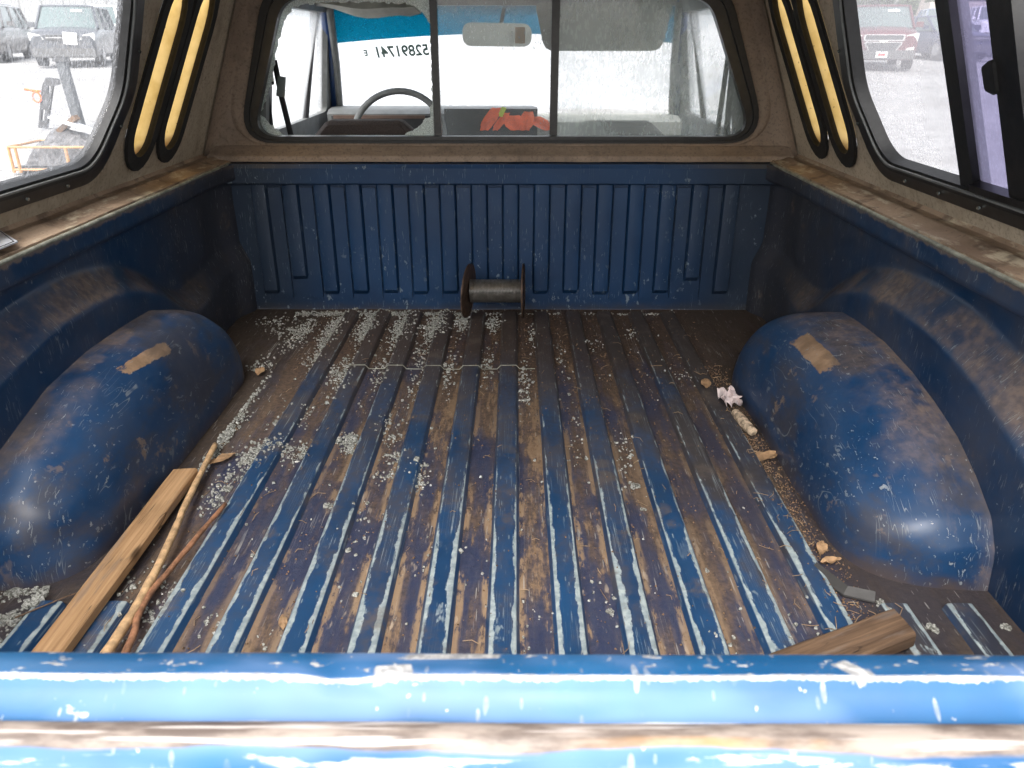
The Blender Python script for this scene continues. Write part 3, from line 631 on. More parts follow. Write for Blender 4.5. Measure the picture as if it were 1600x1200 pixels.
# windshield
ws = lambda u, v, w: (u, 3.85 - .5 * v / .656 + .75 * w, .50 + .425 * v / .656 + .65 * w)
shield = plate('windshield', [(-.78, 0), (.78, 0), (.70, .656), (-.70, .656)], [], .004, ws, M['shield'], truck)
band = [(-.735, .440)] + [(x, .440 + .060 * math.cos(x / .74 * math.pi / 2)) for x in np.linspace(-.70, .70, 21)] + [(.735, .440), (.705, .650), (-.705, .650)]
plate('shade_band', band, [], .002, lambda u, v, w: ws(u, v, w - .006), M['tint'], shield)
# marker lettering on the glass, readable from outside
cs = 3.53; vv = (3.85 - 3.53) * .656 / .5
tm = lambda cx, cv: (lambda x, y, z: ws(cx - x * .80, cv + y * 1.25 - .006 * x / .1, -.010 + z))
text_mesh('lettering', '52891741', .073, tm(-.437, vv - .050), M['print'], shield, .0018)
text_mesh('lettering', 'E', .040, tm(-.590, vv - .048), M['print'], shield, .0012)
# hood and body ahead of the windshield
MB().box((0, 4.45, .08), (1.74, 1.15, .50)).build('hood', M['cabblue'], truck)
# dashboard
dash = MB(); dr = []
for x in (-.78, .13):
    dr.append([(x, 3.88, .35), (x, 3.88, .512), (x, 3.66, .520), (x, 3.58, .515), (x, 3.55, .500), (x, 3.57, .36)])
dash.sweep(None, dr); dash = dash.build('dashboard', M['grey'], truck, 30)
dr = [[(x, 3.88, .30), (x, 3.88, .475), (x, 3.66, .482), (x, 3.57, .465), (x, 3.57, .30)] for x in (.13, .78)]
MB().sweep(None, dr).build('dashboard_shelf', M['beige'], dash, 30)
MB().box((-.53, 3.545, .463), (.46, .012, .060)).build('instrument_cluster', M['dgrey'], dash)
MB().box((-.55, 3.536, .489), (.40, .010, .014)).build('trim_strip', M['brownp'], dash)
MB().box((-.655, 3.534, .458), (.10, .012, .022)).build('radio', M['mirror'], dash)
MB().box((-.06, 3.53, .452), (.40, .10, .15)).build('console', M['dgrey'], dash)
# steering wheel
sw = empty('steering_wheel', (-.435, 3.30, .44)); sw.parent = truck; sw.rotation_euler = (R(62), 0, 0)
ringp = [(.185 * math.cos(a), .185 * math.sin(a), 0) for a in np.linspace(0, 2 * math.pi, 49)]
MB().tube(ringp, .0135, 10, cap=False).build('rim', M['grey'], sw, 180)
hub = MB().disc((0, 0, -.02), (0, 0, 1), .055, .05); hub.box((.09, -.01, -.01), (.19, .035, .015)); hub.box((-.09, -.01, -.01), (.19, .035, .015)); hub.build('hub', M['dgrey'], sw)
MB().tube([(0, 0, -.03), (0, .0, -.26)], .03, 10).build('column', M['dgrey'], sw)
# seats (tapered rounded backs)
def seat(x0, x1, ztop, name='seat_back'):
    out = rpoly([(x0, .10), (x1, .10), (x1, ztop - .045), (x1 - .05, ztop), (x0 + .045, ztop), (x0, ztop - .045)], [.0, .0, .015, .03, .03, .015])
    b = MB(); L = []
    for y, inset in ((2.66, .012), (2.675, 0), (2.74, 0), (2.76, .012)):
        cx = (x0 + x1) / 2; L.append([(cx + (q[0] - cx) * (1 - inset * 3), y, q[1] - inset) for q in out])
    b.sweep(None, L).build(name, M['seat'], truck, 40)
seat(-.625, -.285, .552); seat(.235, .545, .548)
MB().box((0, 3.0, .0), (1.3, .5, .16)).build('seat_cushion', M['seat'], truck)
# visors and mirror
vis = plate('sun_visor', rpoly([(.158, .757), (.612, .757), (.640, .925), (.118, .925)], [.05, .05, .02, .02]), [], .022, lambda u, v, w: (u, 3.24 + w - .15 * (v - .925), v), simple('grey_green_visor', (.20, .21, .18), .85), truck)
dv = MB(); dr = []
for i, x in enumerate(np.linspace(-.745, -.325, 12)):
    k = i / 11; zt = .930; zb2 = .905 - .045 * k + .012 * math.sin(k * 9) + (.0 if i < 11 else .02)
    dr.append([(x, 3.14, zt), (x, 3.13 - .03 * k, (zt + zb2) / 2), (x + .02 * k, 3.15, zb2), (x + .02 * k, 3.17, zb2 + .004), (x, 3.17, (zt + zb2) / 2 + .01), (x, 3.16, zt)])
o = dv.sweep(None, dr).build('sun_visor', M['beige'], truck, 40); o['label'] = 'torn drooping driver side visor'
mir = rpoly([(-.155, .775), (.106, .772), (.106, .852), (-.155, .857)], .036)
mo = plate('rear_view_mirror', mir, [], .02, lambda u, v, w: (u, 3.19 + w, v), M['mirror'], truck)
MB().tube([(-.01, 3.20, .85), (0, 3.38, .91)], .008, 8).build('stem', M['dgrey'], mo)
MB().box((.062, 3.177, .812), (.038, .004, .056)).build('sticker', M['tan'], mo)

# ================================================================== camper shell
shell = empty('camper_shell', (0, 0, 0))
tag(shell, 'grimy fiberglass camper shell standing on the bed rails, with side windows and glowing amber slots', 'camper shell')
def sp(s, off=0.):   # (y, z, w) -> point on the leaning side wall, w inwards
    c, d = math.cos(math.atan(.38)), math.sin(math.atan(.38))
    return lambda u, v, w: (s * (.89 - .38 * (v - .48) - (w + off) * c), u, v - (w + off) * d)
def stadium(yb, zb_, yt, zt, hw, n=10):
    a = Vector((yb, zb_)); b = Vector((yt, zt)); d = (b - a).normalized(); pn = Vector((-d.y, d.x)); pts = []
    for k in range(n + 1):
        th = math.pi * k / n; pts.append(tuple(b + pn * hw * math.cos(th) * -1 + d * hw * math.sin(th) * 1.6))
    for k in range(n + 1):
        th = math.pi * k / n; pts.append(tuple(a + pn * hw * math.cos(th) - d * hw * math.sin(th) * 1.1))
    return pts
for s in (-1, 1):
    e = .035 if s > 0 else -.03
    wout = [(1.785 + e, .528), (1.845 + e, .72), (1.81 + e, .955), (.45, .955), (.45, .528)]
    wout = [(1.745 + e, .522), (1.852 + e, .70), (1.80 + e, .965), (.42, .965), (.42, .522)]
    wo = rpoly(wout, [.13, .12, .08, .06, .06]); 
    wi = rpoly([(1.680 + e, .567), (1.768 + e, .70), (1.735 + e, .925), (.47, .925), (.47, .567)], [.105, .10, .06, .04, .04])
    wm_ = rpoly([(1.708 + e, .548), (1.802 + e, .70), (1.76 + e, .94), (.455, .94), (.455, .548)], [.115, .11, .07, .05, .05])
    slots = [((1.935 + e, .600), (2.000 + e, .835)), ((2.115 + e * 1.2, .595), (2.180 + e * 1.2, .840))]
    holes = [rpoly([(1.72 + e, .54), (1.82 + e, .70), (1.775 + e, .95), (.445, .95), (.445, .54)], [.12, .11, .07, .05, .05])]
    for (a, b) in slots: holes.append(stadium(*a, *b, .074))
    sw_ = plate('side_panel', [(.29, .478), (2.435, .478), (2.435, 1.05), (.29, 1.05)], holes, .006, sp(s, -.004), M['fg'], shell)
    wn_ = plate('side_window', wo, [wm_], .010, sp(s, .006), M['blackm'], shell)
    plate('frame', wm_, [wi], .026, sp(s, .004), M['black'], wn_)
    plate('frame_bead', rpoly([(1.694 + e, .558), (1.785 + e, .70), (1.748 + e, .932), (.462, .932), (.462, .558)], .10), [rpoly([(1.688 + e, .562), (1.779 + e, .70), (1.744 + e, .928), (.466, .928), (.466, .562)], .10)], .004, sp(s, .020), M['grey'], wn_)
    if s < 0:
        plate('pane', wi, [], .004, sp(s, 0), M['glassL'], wn_)
    else:
        def band_(y0, y1): return [(y0, .560), (y1, .560), (y1 + .002, .93), (y0 + .002, .93)]
        plate('pane', [(1.40, .55), (1.84, .55), (1.84, .94), (1.40, .94)], [], .004, sp(s, -.012), M['glassR'], wn_)
        plate('pane', band_(1.24, 1.37), [], .004, sp(s, .001), M['violet'], wn_)
        plate('pane', band_(.46, 1.20), [], .004, sp(s, -.010), M['glassR'], wn_)
        plate('divider', band_(1.360, 1.403), [], .030, sp(s, .001), M['black'], wn_)
        plate('divider', band_(1.190, 1.252), [], .022, sp(s, .006), M['blackm'], wn_)
        plate('latch', rpoly([(1.245, .728), (1.275, .735), (1.277, .768), (1.245, .782)], .008), [], .022, sp(s, .012), M['black'], wn_)
        plate('track', [(.47, .566), (1.36, .566), (1.36, .578), (.47, .578)], [], .020, sp(s, .014), M['blackm'], wn_)
    for k in range(9):
        yy = 1.60 - k * .14 + e; f = sp(s, .0125); c = f(yy, .535, 0); c2 = f(yy, .535, .004)
        MB().tube([c, c2], .0036, 8).build('screw', M['mirror'], wn_)
    for (yk, zk) in ((1.795 + e, .63), (1.825 + e, .78)):
        f = sp(s, .0125); MB().tube([f(yk, zk, 0), f(yk, zk, .004)], .0036, 8).build('screw', M['mirror'], wn_)
    for (a, b) in slots:
        so = stadium(*a, *b, .081); si = stadium(*a, *b, .051)
        sl_ = plate('light_slot', so, [si], .008, sp(s, .006), M['rim'], shell)
        # tunnel walls and the translucent bulged cap outside it
        f = sp(s); T0 = [f(u, v, .008) for u, v in si]; T1 = [f(u, v, -.005) for u, v in si]
        MB().sweep(None, [T0, T1], cap=False).build('sleeve', M['rim'], sl_, 40)
        cb = MB(); n = len(si); ax0 = Vector(a); ax1 = Vector(b); dd = (ax1 - ax0).normalized()
        mid = []
        for u, v in si:
            q = Vector((u, v)); tt = max(0, min((ax1 - ax0).length, (q - ax0).dot(dd))); mid.append(ax0 + dd * tt + Vector((.006, 0)))
        L = [[f(u, v, -.004) for u, v in si], [f(*(Vector((u, v)).lerp(m, .10)), -.012) for (u, v), m in zip(si, mid)], [f(*(Vector((u, v)).lerp(m, .62)), -.022) for (u, v), m in zip(si, mid)], [f(*m, -.036) for m in mid]]
        cb.sweep(None, L, cap=False).build('amber_lens', M['amber'], sl_, 50)
    # flange on the rail
    pr = [(.806, .4645), (.806, .4705), (.822, .4715), (.838, .4745), (.848, .4800), (.858, .4805), (.868, .4770), (.884, .4790), (.892, .492), (.90, .500), (.90, .465)]
    rings = []
    for i in range(80):
        y = .29 + 2.145 * i / 79; j = .0022 * mn.noise(Vector((y * 7, s * 3, 0))) + .0012 * mn.noise(Vector((y * 30, s * 3, 5)))
        rings.append([(s * (x - (j if x < .83 else 0)), y, z + (j if .47 < z < .49 else 0)) for x, z in pr])
    MB().sweep(None, rings).build('base_flange', M['flange'], shell, 50)
# front panel of the shell with its window opening
FY = 2.425
gi = rpoly([(-.748, .531), (.760, .531), (.592, .905), (-.616, .905)], [.055, .055, .085, .085])
gm = rpoly([(-.776, .520), (.790, .520), (.620, .925), (-.640, .925)], [.075, .085, .10, .10])
go = rpoly([(-.792, .512), (.806, .512), (.640, .940), (-.660, .940)], [.085, .095, .11, .11])
plate('front_panel', [(-.90, .470), (.90, .470), (.685, 1.03), (-.685, 1.03)], [gm], .006, lambda u, v, w: (u, FY + w, v), M['fg2'], shell)
# moulded surround swelling towards the gasket
sur = MB(); rr = []
for off, dy in ((0, 0.), (.012, -.006), (.03, -.009), (.045, -.006), (.055, .001)):
    po = rpoly([(-.792 - off, .512 - off * .25), (.806 + off, .512 - off * .25), (.640 + off * .9, .940 + off), (-.660 - off * .9, .940 + off)], [.085 + off, .095 + off, .11 + off, .11 + off], 10)
    rr.append([(u, FY + dy - .004, v) for u, v in po])
sur.sweep(None, rr, cap=False).build('moulding', M['fg2'], shell, 180)
gk = plate('front_gasket', go, [gm], .020, lambda u, v, w: (u, FY - .004 + w, v), M['black'], shell)
plate('lip', gm, [gi], .030, lambda u, v, w: (u, FY + .010 + w, v), M['blackm'], gk)
# front sill in steps
pr = [(2.352, .4665), (2.351, .4800), (2.356, .4850), (2.374, .4870), (2.380, .4930), (2.393, .4950), (2.400, .5040), (2.414, .5060), (2.420, .5180), (2.43, .520), (2.43, .4665)]
rings = [[(x, y - .0012 * mn.noise(Vector((x * 8, 3, 0))), z + .0012 * mn.noise(Vector((x * 6, 1, 0)))) for y, z in pr] for x in np.linspace(-.87, .87, 70)]
MB().sweep(None, rings).build('front_sill', M['fg2'], shell, 50)
for s in (-1, 1):   # coved corner where front and side meet
    b = MB(); rings = []
    for i in range(13):
        z = .478 + .55 * i / 12; xs = .89 - .38 * (z - .48); r = .055; ring = []
        for k in range(7):
            a = math.pi / 2 * k / 6; ring.append((s * (xs - .004 - r + r * math.sin(a)), 2.421 - r + r * math.cos(a), z))
        rings.append(ring)
    b.sweep(None, rings, cap=False, close=False).build('corner_cove', M['fg2'], shell, 180)
grid(lambda u, v: (-.70 + 1.4 * u, .29 + 2.15 * v, 1.012 + .075 * math.sin(math.pi * u) ** .7), 24, 12).build('roof', M['fg'], shell, 60)

# ================================================================== loose things in the bed
def rib_top(x, y):
    ph = abs(((x - RX) / RS + .5) % 1 - .5) * RS
    k = round((x - RX) / RS)
    if abs(k) > 7 or (abs(k) > 5 and y > .945): return .001
    return .0128 if ph < .019 else (.001 if ph > .027 else .0128 * (.027 - ph) / .008)
# wire spool
spool = empty('wire_spool', (-.015, 2.262, .0))
tag(spool, 'small rusty spool wound with grey wire lying against the bed front panel', 'spool')
for x, lean in ((-.083, .10), (.080, -.03)):
    rim = MB(); rings = []
    for r_, tk in ((.0, .004), (.03, .004), (.070, .004), (.078, .009), (.083, .009)):
        rings.append([(x + (tk if x > 0 else -tk) * .3 + lean * (r_ * math.sin(a)) * .45 + (.20 if x < 0 else .06) * r_ * math.cos(a), r_ * math.cos(a), .096 + r_ * math.sin(a)) for a in np.linspace(0, 2 * math.pi, 37)[:-1]])
    rings.append([(q[0] + .005, q[1], q[2]) for q in rings[-1]]); rings += [[(q[0] + .003, q[1], q[2]) for q in rr_] for rr_ in rings[-2::-1]]
    rim.sweep(None, rings, cap=True).build('spool_flange', simple('rusty_flange', (.10, .062, .042), .55, .4, .5, 40., .5), spool, 40)
MB().tube([(-.08, 0, .096), (.08, 0, .096)], .024, 16).build('core', M['dgrey'], spool)
tw = T('dull_steel_wire'); nn = tw.noise(tw.pos(), 60., 3.); M['wire'] = tw.end(tw.pb(tw.mix(nn, (.10, .09, .08), (.50, .47, .42)), .38, .8))
pth = []
turns = 36
for i in range(turns * 14):
    a = 2 * math.pi * i / 14; k = i / (turns * 14); pth.append((-.078 + .156 * k, .0335 * math.cos(a), .096 + .0335 * math.sin(a)))
MB().tube(pth, .0023, 5).build('wire', M['wire'], spool, 180)

def beam(name, a, b, w, h, mat, label, cat, roll=0., bow=.0, seg=20, ends=(.0, .0), group=None):
    a = Vector(a); b = Vector(b); L = (b - a).length; o = empty(name + '_x')
    m = MB(); rings = []
    for i in range(seg + 1):
        k = i / seg; yy = L * k
        c = .08 * h; ww = w * (1 + .05 * mn.noise(Vector((k * 6, w * 99, 0)))); hh = h * (1 + .06 * mn.noise(Vector((k * 5, 7, w))))
        sx = bow * math.sin(math.pi * k)
        ring = [(-ww / 2 + c, 0), (ww / 2 - c, 0), (ww / 2, c), (ww / 2, hh - c * 2), (ww / 2 - c * 2, hh), (0, hh * 1.015), (-ww / 2 + c * 2, hh), (-ww / 2, hh - c * 2), (-ww / 2, c)]
        e0 = ends[0] * (1 - k) if i == 0 else (ends[1] if i == seg else 0)
        rings.append([(x + sx, yy + e0 * x, z) for x, z in ring])
    m.sweep(None, rings); bpy.data.objects.remove(o)
    ob = m.build(name, mat, None, 35); ob.location = a
    ob.rotation_euler = (math.asin((b.z - a.z) / L), roll, math.atan2(-(b.x - a.x), b.y - a.y))
    tag(ob, label, cat, group); return ob
M['plank'] = wood('weathered_wood', (.28, .16, .075), (.45, .275, .14), 0., .35)
M['plank2'] = wood('grey_brown_wood', (.075, .045, .027), (.17, .105, .062), 0., .5)
beam('wooden_plank', (-.597, .46, .0135), (-.601, 1.30, .0140), .046, .019, M['plank'], 'long pale wooden slat lying beside the left wheel arch', 'plank', ends=(.1, .12))
wbd = beam('wooden_board', (.30, .735, .0135), (.604, .868, .0160), .056, .024, M['plank2'], 'short brown board with a cut end poking up behind the tailgate at the right', 'board', ends=(.1, -.25))
def rod(name, pts, r, mat, label, cat, n=10, wob=.0012):
    P = []
    pts = [Vector(q) for q in pts]
    for i in range(len(pts) - 1):
        for k in range(8):
            t_ = k / 8; p0 = pts[max(0, i - 1)]; p1 = pts[i]; p2 = pts[i + 1]; p3 = pts[min(len(pts) - 1, i + 2)]
            q = .5 * ((2 * p1) + (-p0 + p2) * t_ + (2 * p0 - 5 * p1 + 4 * p2 - p3) * t_ ** 2 + (-p0 + 3 * p1 - 3 * p2 + p3) * t_ ** 3)
            P.append(q + Vector((mn.noise(q * 30), mn.noise(q * 30 + Vector((5, 0, 0))), 0)) * wob)
    P.append(pts[-1]); L = len(P)
    rr_ = [r * (1 - .35 * i / L) * (1 + .14 * mn.noise(Vector((i * .45, r * 900, 0)))) for i in range(L)]
    o = MB().tube(P[::-1] if False else P, rr_, n).build(name, mat, None, 180); tag(o, label, cat); return o
M['reed'] = simple('pale_reed', (.52, .34, .18), .6, 0., .3, 60., .4); M['twig'] = simple('reddish_bark', (.26, .125, .065), .7, 0., .4, 70., .6)
rod('stick', [(-.528, .50, .021), (-.522, .835, .022), (-.524, .929, .022), (-.538, 1.057, .022), (-.564, 1.236, .022), (-.588, 1.425, .018)], .0080, M['reed'], 'straight pale stick lying between the plank and the reddish twig', 'stick')
rod('twig', [(-.47, .60, .019), (-.499, .835, .020), (-.513, .894, .020), (-.516, .951, .020), (-.508, 1.023, .020), (-.500, 1.102, .020), (-.487, 1.195, .020)], .0060, M['twig'], 'bent reddish brown twig, rightmost of the sticks by the left arch', 'twig')
rod('straw', [(-.700, .900, .012), (-.665, .925, .016), (-.640, .945, .017), (-.615, .958, .016)], .0014, M['plank2'], 'thin dark stem sticking out left of the wooden slat', 'stem')
# bent dark trim strip by right arch
st = MB(); pts = [(.535, 1.030), (.545, 1.008), (.564, .968), (.604, .953)]; rings = []
for i, (x, y) in enumerate(pts):
    a = Vector((pts[min(3, i + 1)][0] - pts[max(0, i - 1)][0], pts[min(3, i + 1)][1] - pts[max(0, i - 1)][1], 0)).normalized(); nrm = Vector((-a.y, a.x, 0))
    c = Vector((x, y, 0)); rings.append([c + nrm * .007 + Vector((0, 0, .012)), c - nrm * .007 + Vector((0, 0, .004)), c - nrm * .007 + Vector((0, 0, .007)), c + nrm * .007 + Vector((0, 0, .016))])
tag(st.sweep(None, rings).build('trim_strip', simple('dull_dark_strip', (.07, .068, .066), .35, .3), None), 'bent dark rubber strip at the rear foot of the right wheel arch', 'strip')
# crumpled paper
def crumple(c, r, seed, n=10):
    b = grid(lambda u, v: (0, 0, 0), n, n); vs = []
    for i in range(n + 1):
        for j in range(n + 1):
            u = i / n - .5; v = j / n - .5; q = Vector((u * 5 + seed, v * 5, 1.3))
            vs.append((c[0] + r[0] * (2 * u + .5 * mn.noise(q)), c[1] + r[1] * (2 * v + .5 * mn.noise(q + Vector((9, 0, 0)))), c[2] + r[2] * (1.0 + 1.6 * mn.noise(q * 1.3 + Vector((0, 7, 0))) + (.7 if (i + j) % 2 else 0) * .4)))
    b.v = vs; return b
tag(crumple((.556, 1.650, .012), (.022, .040, .012), 3).build('crumpled_paper', simple('dirty_paper', (.62, .52, .50), .8), None), 'crumpled pinkish white paper scrap wedged beside the right wheel arch', 'paper')
hk = MB(); P = [(.553, 1.590), (.556, 1.56), (.561, 1.525), (.567, 1.495)]
tag(MB().tube([(x, y, .014) for x, y in P], [.010, .0125, .0125, .010], 9).build('bark_roll', simple('patterned_bark', (.42, .32, .22), .8, 0., .7, 90., .6), None, 40), 'rolled pale bark piece just below the crumpled paper', 'bark')
M['dryleaf'] = simple('dry_leaf', (.34, .21, .11), .75, 0., .4, 50., .4)
lf = [((.566, 1.398), .040, .5, 'curled tan dry leaf beside the right arch, below the bark roll'), ((.570, 1.085), .022, 1.2, 'small tan leaf near the rear foot of the right arch'), ((.573, 1.050), .020, .3, 'brown leaf just above the bent dark strip'),
      ((-.622, 1.845), .028, 1.7, 'pale leaf at the front foot of the left wheel arch'), ((-.560, 1.385), .030, .9, 'tan leaf lying by the upper end of the sticks'), ((-.300, .897), .016, 1.9, 'orange brown star shaped leaf scrap behind the tailgate'), ((.520, 1.745), .030, 1.4, 'pale twiggy leaf scrap at the front foot of the right arch')]
for (c, r, a, lab) in lf:
    b = MB(); n = 8; rows = []
    for i in range(n + 1):
        k = i / n; w = r * .42 * math.sin(math.pi * min(.98, k + .03)) ** .7; row = []
        for j in range(-2, 3):
            u = (k - .5) * 2 * r; v = w * j / 2; z = .006 + .25 * abs(v) + .008 * mn.noise(Vector((k * 4, j, r * 99))) + rib_top(*c)
            row.append((c[0] + u * math.cos(a) - v * math.sin(a), c[1] + u * math.sin(a) + v * math.cos(a), z))
        rows.append(row)
    tag(b.sweep(None, rows, cap=False, close=False).build('dry_leaf', M['dryleaf'], None, 180), lab, 'leaf', 'dry leaf scraps on the bed floor')
# little silver plate on the left rail
pl_ = MB(); rings = []
def rp(pts, z0, z1): return [[(x, y, z0) for x, y in pts], [(x, y, z1) for x, y in pts]]
plq = [(-.888, 1.02), (-.818, 1.02), (-.812, 1.295), (-.872, 1.37), (-.888, 1.37)]
plo = MB().sweep(None, rp([(-.884, 1.05), (-.8085, 1.05), (-.8075, 1.297), (-.884, 1.375)], .4815, .4840)).build('silver_plate', M['silver'], None)
tag(plo, 'thin silver white plate lying on the left bed rail by the frame edge', 'plate')
bd = MB(); e4 = [(-.880, 1.056), (-.8125, 1.056), (-.8115, 1.293), (-.880, 1.368)]
for i in range(4): bd.tube([(*e4[i], .4845), (*e4[(i + 1) % 4], .4845)], .0009, 5)
bd.build('border_line', M['dgrey'], plo)
# orange vest heaped in the cab
vb = MB()
for (x0, x1, w, z1) in ((-.035, -.085, .030, .535), (.035, .050, .045, .505), (.100, .085, .030, .520), (.125, .185, .040, .500), (.01, -.04, .02, .515)):
    rows = []
    for i in range(9):
        k = i / 8; ww = w * (.35 + .65 * math.sin(math.pi * min(1, .15 + .75 * (1 - k)))); cx = x1 + (x0 - x1) * k
        rows.append([(cx + ww * (q - 2) / 2 + .004 * mn.noise(Vector((k * 5, q, x0 * 9))), 3.425 - .10 * (1 - k) - .012 * math.sin(q * 1.9 + k * 4), .455 + (z1 - .455) * k) for q in range(5)])
    vb.sweep(None, rows, cap=False, close=False)
vest = vb.build('safety_vest', M['orange'], None, 180)
MB().sweep(None, [[(-.030 + .006 * k, 3.400 + .004 * k, .505 + .012 * k), (-.010 + .006 * k, 3.402 + .004 * k, .500 + .012 * k)] for k in range(4)], cap=False, close=False).build('reflective_tape', M['lime'], vest)
tag(vest, 'orange safety vest with lime tape draped over the dark console in the cab', 'vest')
seat_bx = None

# ------------------------------------------------------------------ crumbs of tempered glass
tg_ = T('tempered_glass_crumb'); nn = tg_.noise(tg_.pos(), 300., 2.)
M['crumb'] = tg_.end(tg_.pb(tg_.mix(tg_.mr(nn, .35, .65), (.17, .17, .145), (.52, .52, .475)), .12, 0., .8, None, 0., trans=.15, ior=1.3))
OPEN = []
for c, rx, ry, n in [((-.592, 2.15), .030, .11, 260), ((-.495, 2.16), .030, .13, 420), ((-.396, 2.19), .030, .12, 330), ((-.29, 2.19), .030, .13, 420), ((-.19, 2.205), .030, .11, 420), ((-.118, 2.24), .02, .07, 160), ((-.02, 2.24), .025, .08, 110),
                     ((-.45, 2.315), .20, .016, 420), ((-.15, 2.318), .14, .012, 200), ((.30, 2.32), .25, .010, 70), ((-.70, 2.25), .06, .06, 60), ((-.64, 2.16), .06, .05, 60),
                     ((-.21, 1.98), .022, .13, 140), ((-.13, 1.86), .024, .14, 120), ((-.30, 1.84), .03, .14, 150), ((-.39, 1.82), .03, .13, 120), ((-.202, 1.74), .022, .10, 60), ((-.03, 1.90), .022, .13, 110), ((.067, 1.82), .016, .10, 110), ((.067, 1.70), .018, .10, 60),
                     ((-.63, 1.80), .03, .13, 120), ((-.612, 1.62), .022, .14, 200), ((-.598, 1.48), .020, .12, 260), ((-.60, 1.40), .018, .06, 140), ((-.498, 1.405), .032, .045, 220), ((-.47, 1.44), .03, .03, 100), ((-.41, 1.425), .030, .04, 90), ((-.317, 1.474), .022, .035, 160), ((-.30, 1.43), .016, .02, 50),
                     ((-.22, 1.50), .018, .13, 95), ((-.255, 1.56), .016, .06, 60), ((-.205, 1.327), .030, .020, 60), ((-.145, 1.31), .015, .04, 90), ((-.155, 1.37), .018, .02, 40), ((-.20, 1.40), .02, .03, 50), ((-.526, 1.291), .022, .07, 80), ((-.52, 1.22), .02, .03, 40), ((-.46, 1.60), .04, .06, 40), ((-.42, 1.86), .03, .08, 70), ((-.50, 1.93), .03, .08, 60),
                     ((.27, 1.38), .022, .12, 60), ((.285, 1.45), .02, .05, 30), ((.18, 1.50), .02, .15, 40), ((.27, 2.05), .03, .06, 25), ((.40, 2.13), .03, .06, 22), ((.47, 1.85), .05, .08, 45), ((.10, 2.12), .02, .12, 30), ((.17, 1.95), .03, .15, 40), ((-.23, 1.10), .02, .12, 16), ((-.24, 1.20), .02, .05, 14),
                     ((-.50, .92), .03, .08, 60), ((-.56, 1.0), .02, .10, 24), ((-.73, .975), .03, .02, 60), ((-.71, .90), .05, .04, 30), ((-.41, .90), .02, .04, 12), ((-.30, .87), .03, .02, 12), ((.08, .90), .03, .04, 14), ((.19, .95), .02, .05, 10), ((.33, .86), .04, .02, 16), ((.46, .88), .04, .04, 14), ((.0, 1.5), .5, .6, 160), ((-.3, 1.3), .3, .4, 90), ((-.05, 2.1), .6, .2, 90),
                     ((-.797, 1.55), .006, .25, 22), ((.25, .95), .3, .08, 26)]:
    OPEN.append((c, rx, ry, n))
cr = MB(); rnd = random.Random(3)
for (cx, cy), rx, ry, n in OPEN:
    for _ in range(int(n * (1.35 if cy > 2.1 else 1.1 if cx < -.3 else .62))):
        for tr_ in range(5):
            x = rnd.gauss(cx, rx * .55) if rx < .2 else rnd.uniform(cx - rx, cx + rx); y = rnd.gauss(cy, ry * .55) if ry < .3 else rnd.uniform(cy - ry, cy + ry)
            if not (.38 < y < 2.335 and -.79 < x < .79): continue
            h = rib_top(x, y)
            if h > .004 and rnd.random() < .86: continue
            if abs(x) > .60 and .98 < y < 1.86 and not (cx < -.79): continue
            break
        else: continue
        if cx < -.79: continue
        s_ = (.0009 + .0021 * rnd.random() ** 1.8) * (1.7 if rnd.random() < .06 else 1)
        if n > 250 and rnd.random() < .35: h += .004
        rot = Matrix.Rotation(rnd.uniform(0, 6.3), 3, 'Z') @ Matrix.Rotation(rnd.uniform(-.5, .5), 3, 'X')
        d = (s_ * 2 * rnd.uniform(.7, 1.2), s_ * 2 * rnd.uniform(.7, 1.2), s_ * rnd.uniform(1., 1.5))
        cr.box((x, y, h + d[2] / 2), d, rot, rnd.uniform(.6, 1.))
o = cr.build('glass_crumbs', M['crumb']); tag(o, 'scattered greenish white crumbs of broken tempered glass on the bed floor', 'broken glass', kind='stuff')
# larger clumps still stuck together
chunk_me = []
for q in range(3):
    b = MB()
    for _ in range(26):
        a = rnd.uniform(0, 6.3); r_ = rnd.uniform(0, .0105) ; b.box((r_ * math.cos(a), r_ * math.sin(a) * 1.3, .0022), (rnd.uniform(.004, .007), rnd.uniform(.004, .007), .0045), Matrix.Rotation(rnd.uniform(0, 3), 3, 'Z'))
    me = bpy.data.meshes.new('glass_chunk'); me.from_pydata(b.v, [], b.f); me.update(); chunk_me.append(me)
chl = [((-.496, 1.551), 1.0, 'flat glass clump lying alone between ribs, upper left of the floor'), ((-.302, 1.216), .75, 'small oblong glass clump left of the floor centre'), ((.281, 1.288), .8, 'white glass clump in a brown groove right of centre'),
       ((.284, 1.209), .5, 'small glass bit just below the clump in the right brown groove'), ((-.721, .903), 1.4, 'large glass clump at the bottom left corner of the bed floor'), ((-.708, .852), 1.0, 'glass clump just behind the tailgate at the far left'),
       ((-.746, .968), 1.0, 'glass clump at the rear foot of the left arch, by the bed side'), ((-.690, .938), 1.2, 'long glass clump between the left arch and the wooden slat'), ((-.700, .975), .7, 'small glass clump tight against the rear of the left arch'),
       ((.611, .947), .8, 'glass piece beside the bent dark strip'), ((.666, .892), .7, 'glass piece between the two short rear ribs on the right'), ((.776, .896), .6, 'glass piece close to the right bed side near the tailgate'), ((.192, .928), .6, 'single glass piece in the brown groove near the tailgate'), ((-.515, 1.275), .7, 'glass pebble beside the tip of the stick')]
for i, (c, s_, lab) in enumerate(chl):
    o = link('glass_chunk', chunk_me[i % 3], M['crumb']); o.location = (*c, rib_top(*c)); o.scale = (s_,) * 3; o.rotation_euler.z = i * 1.3
    tag(o, lab, 'glass clump', 'larger clumps of broken glass')
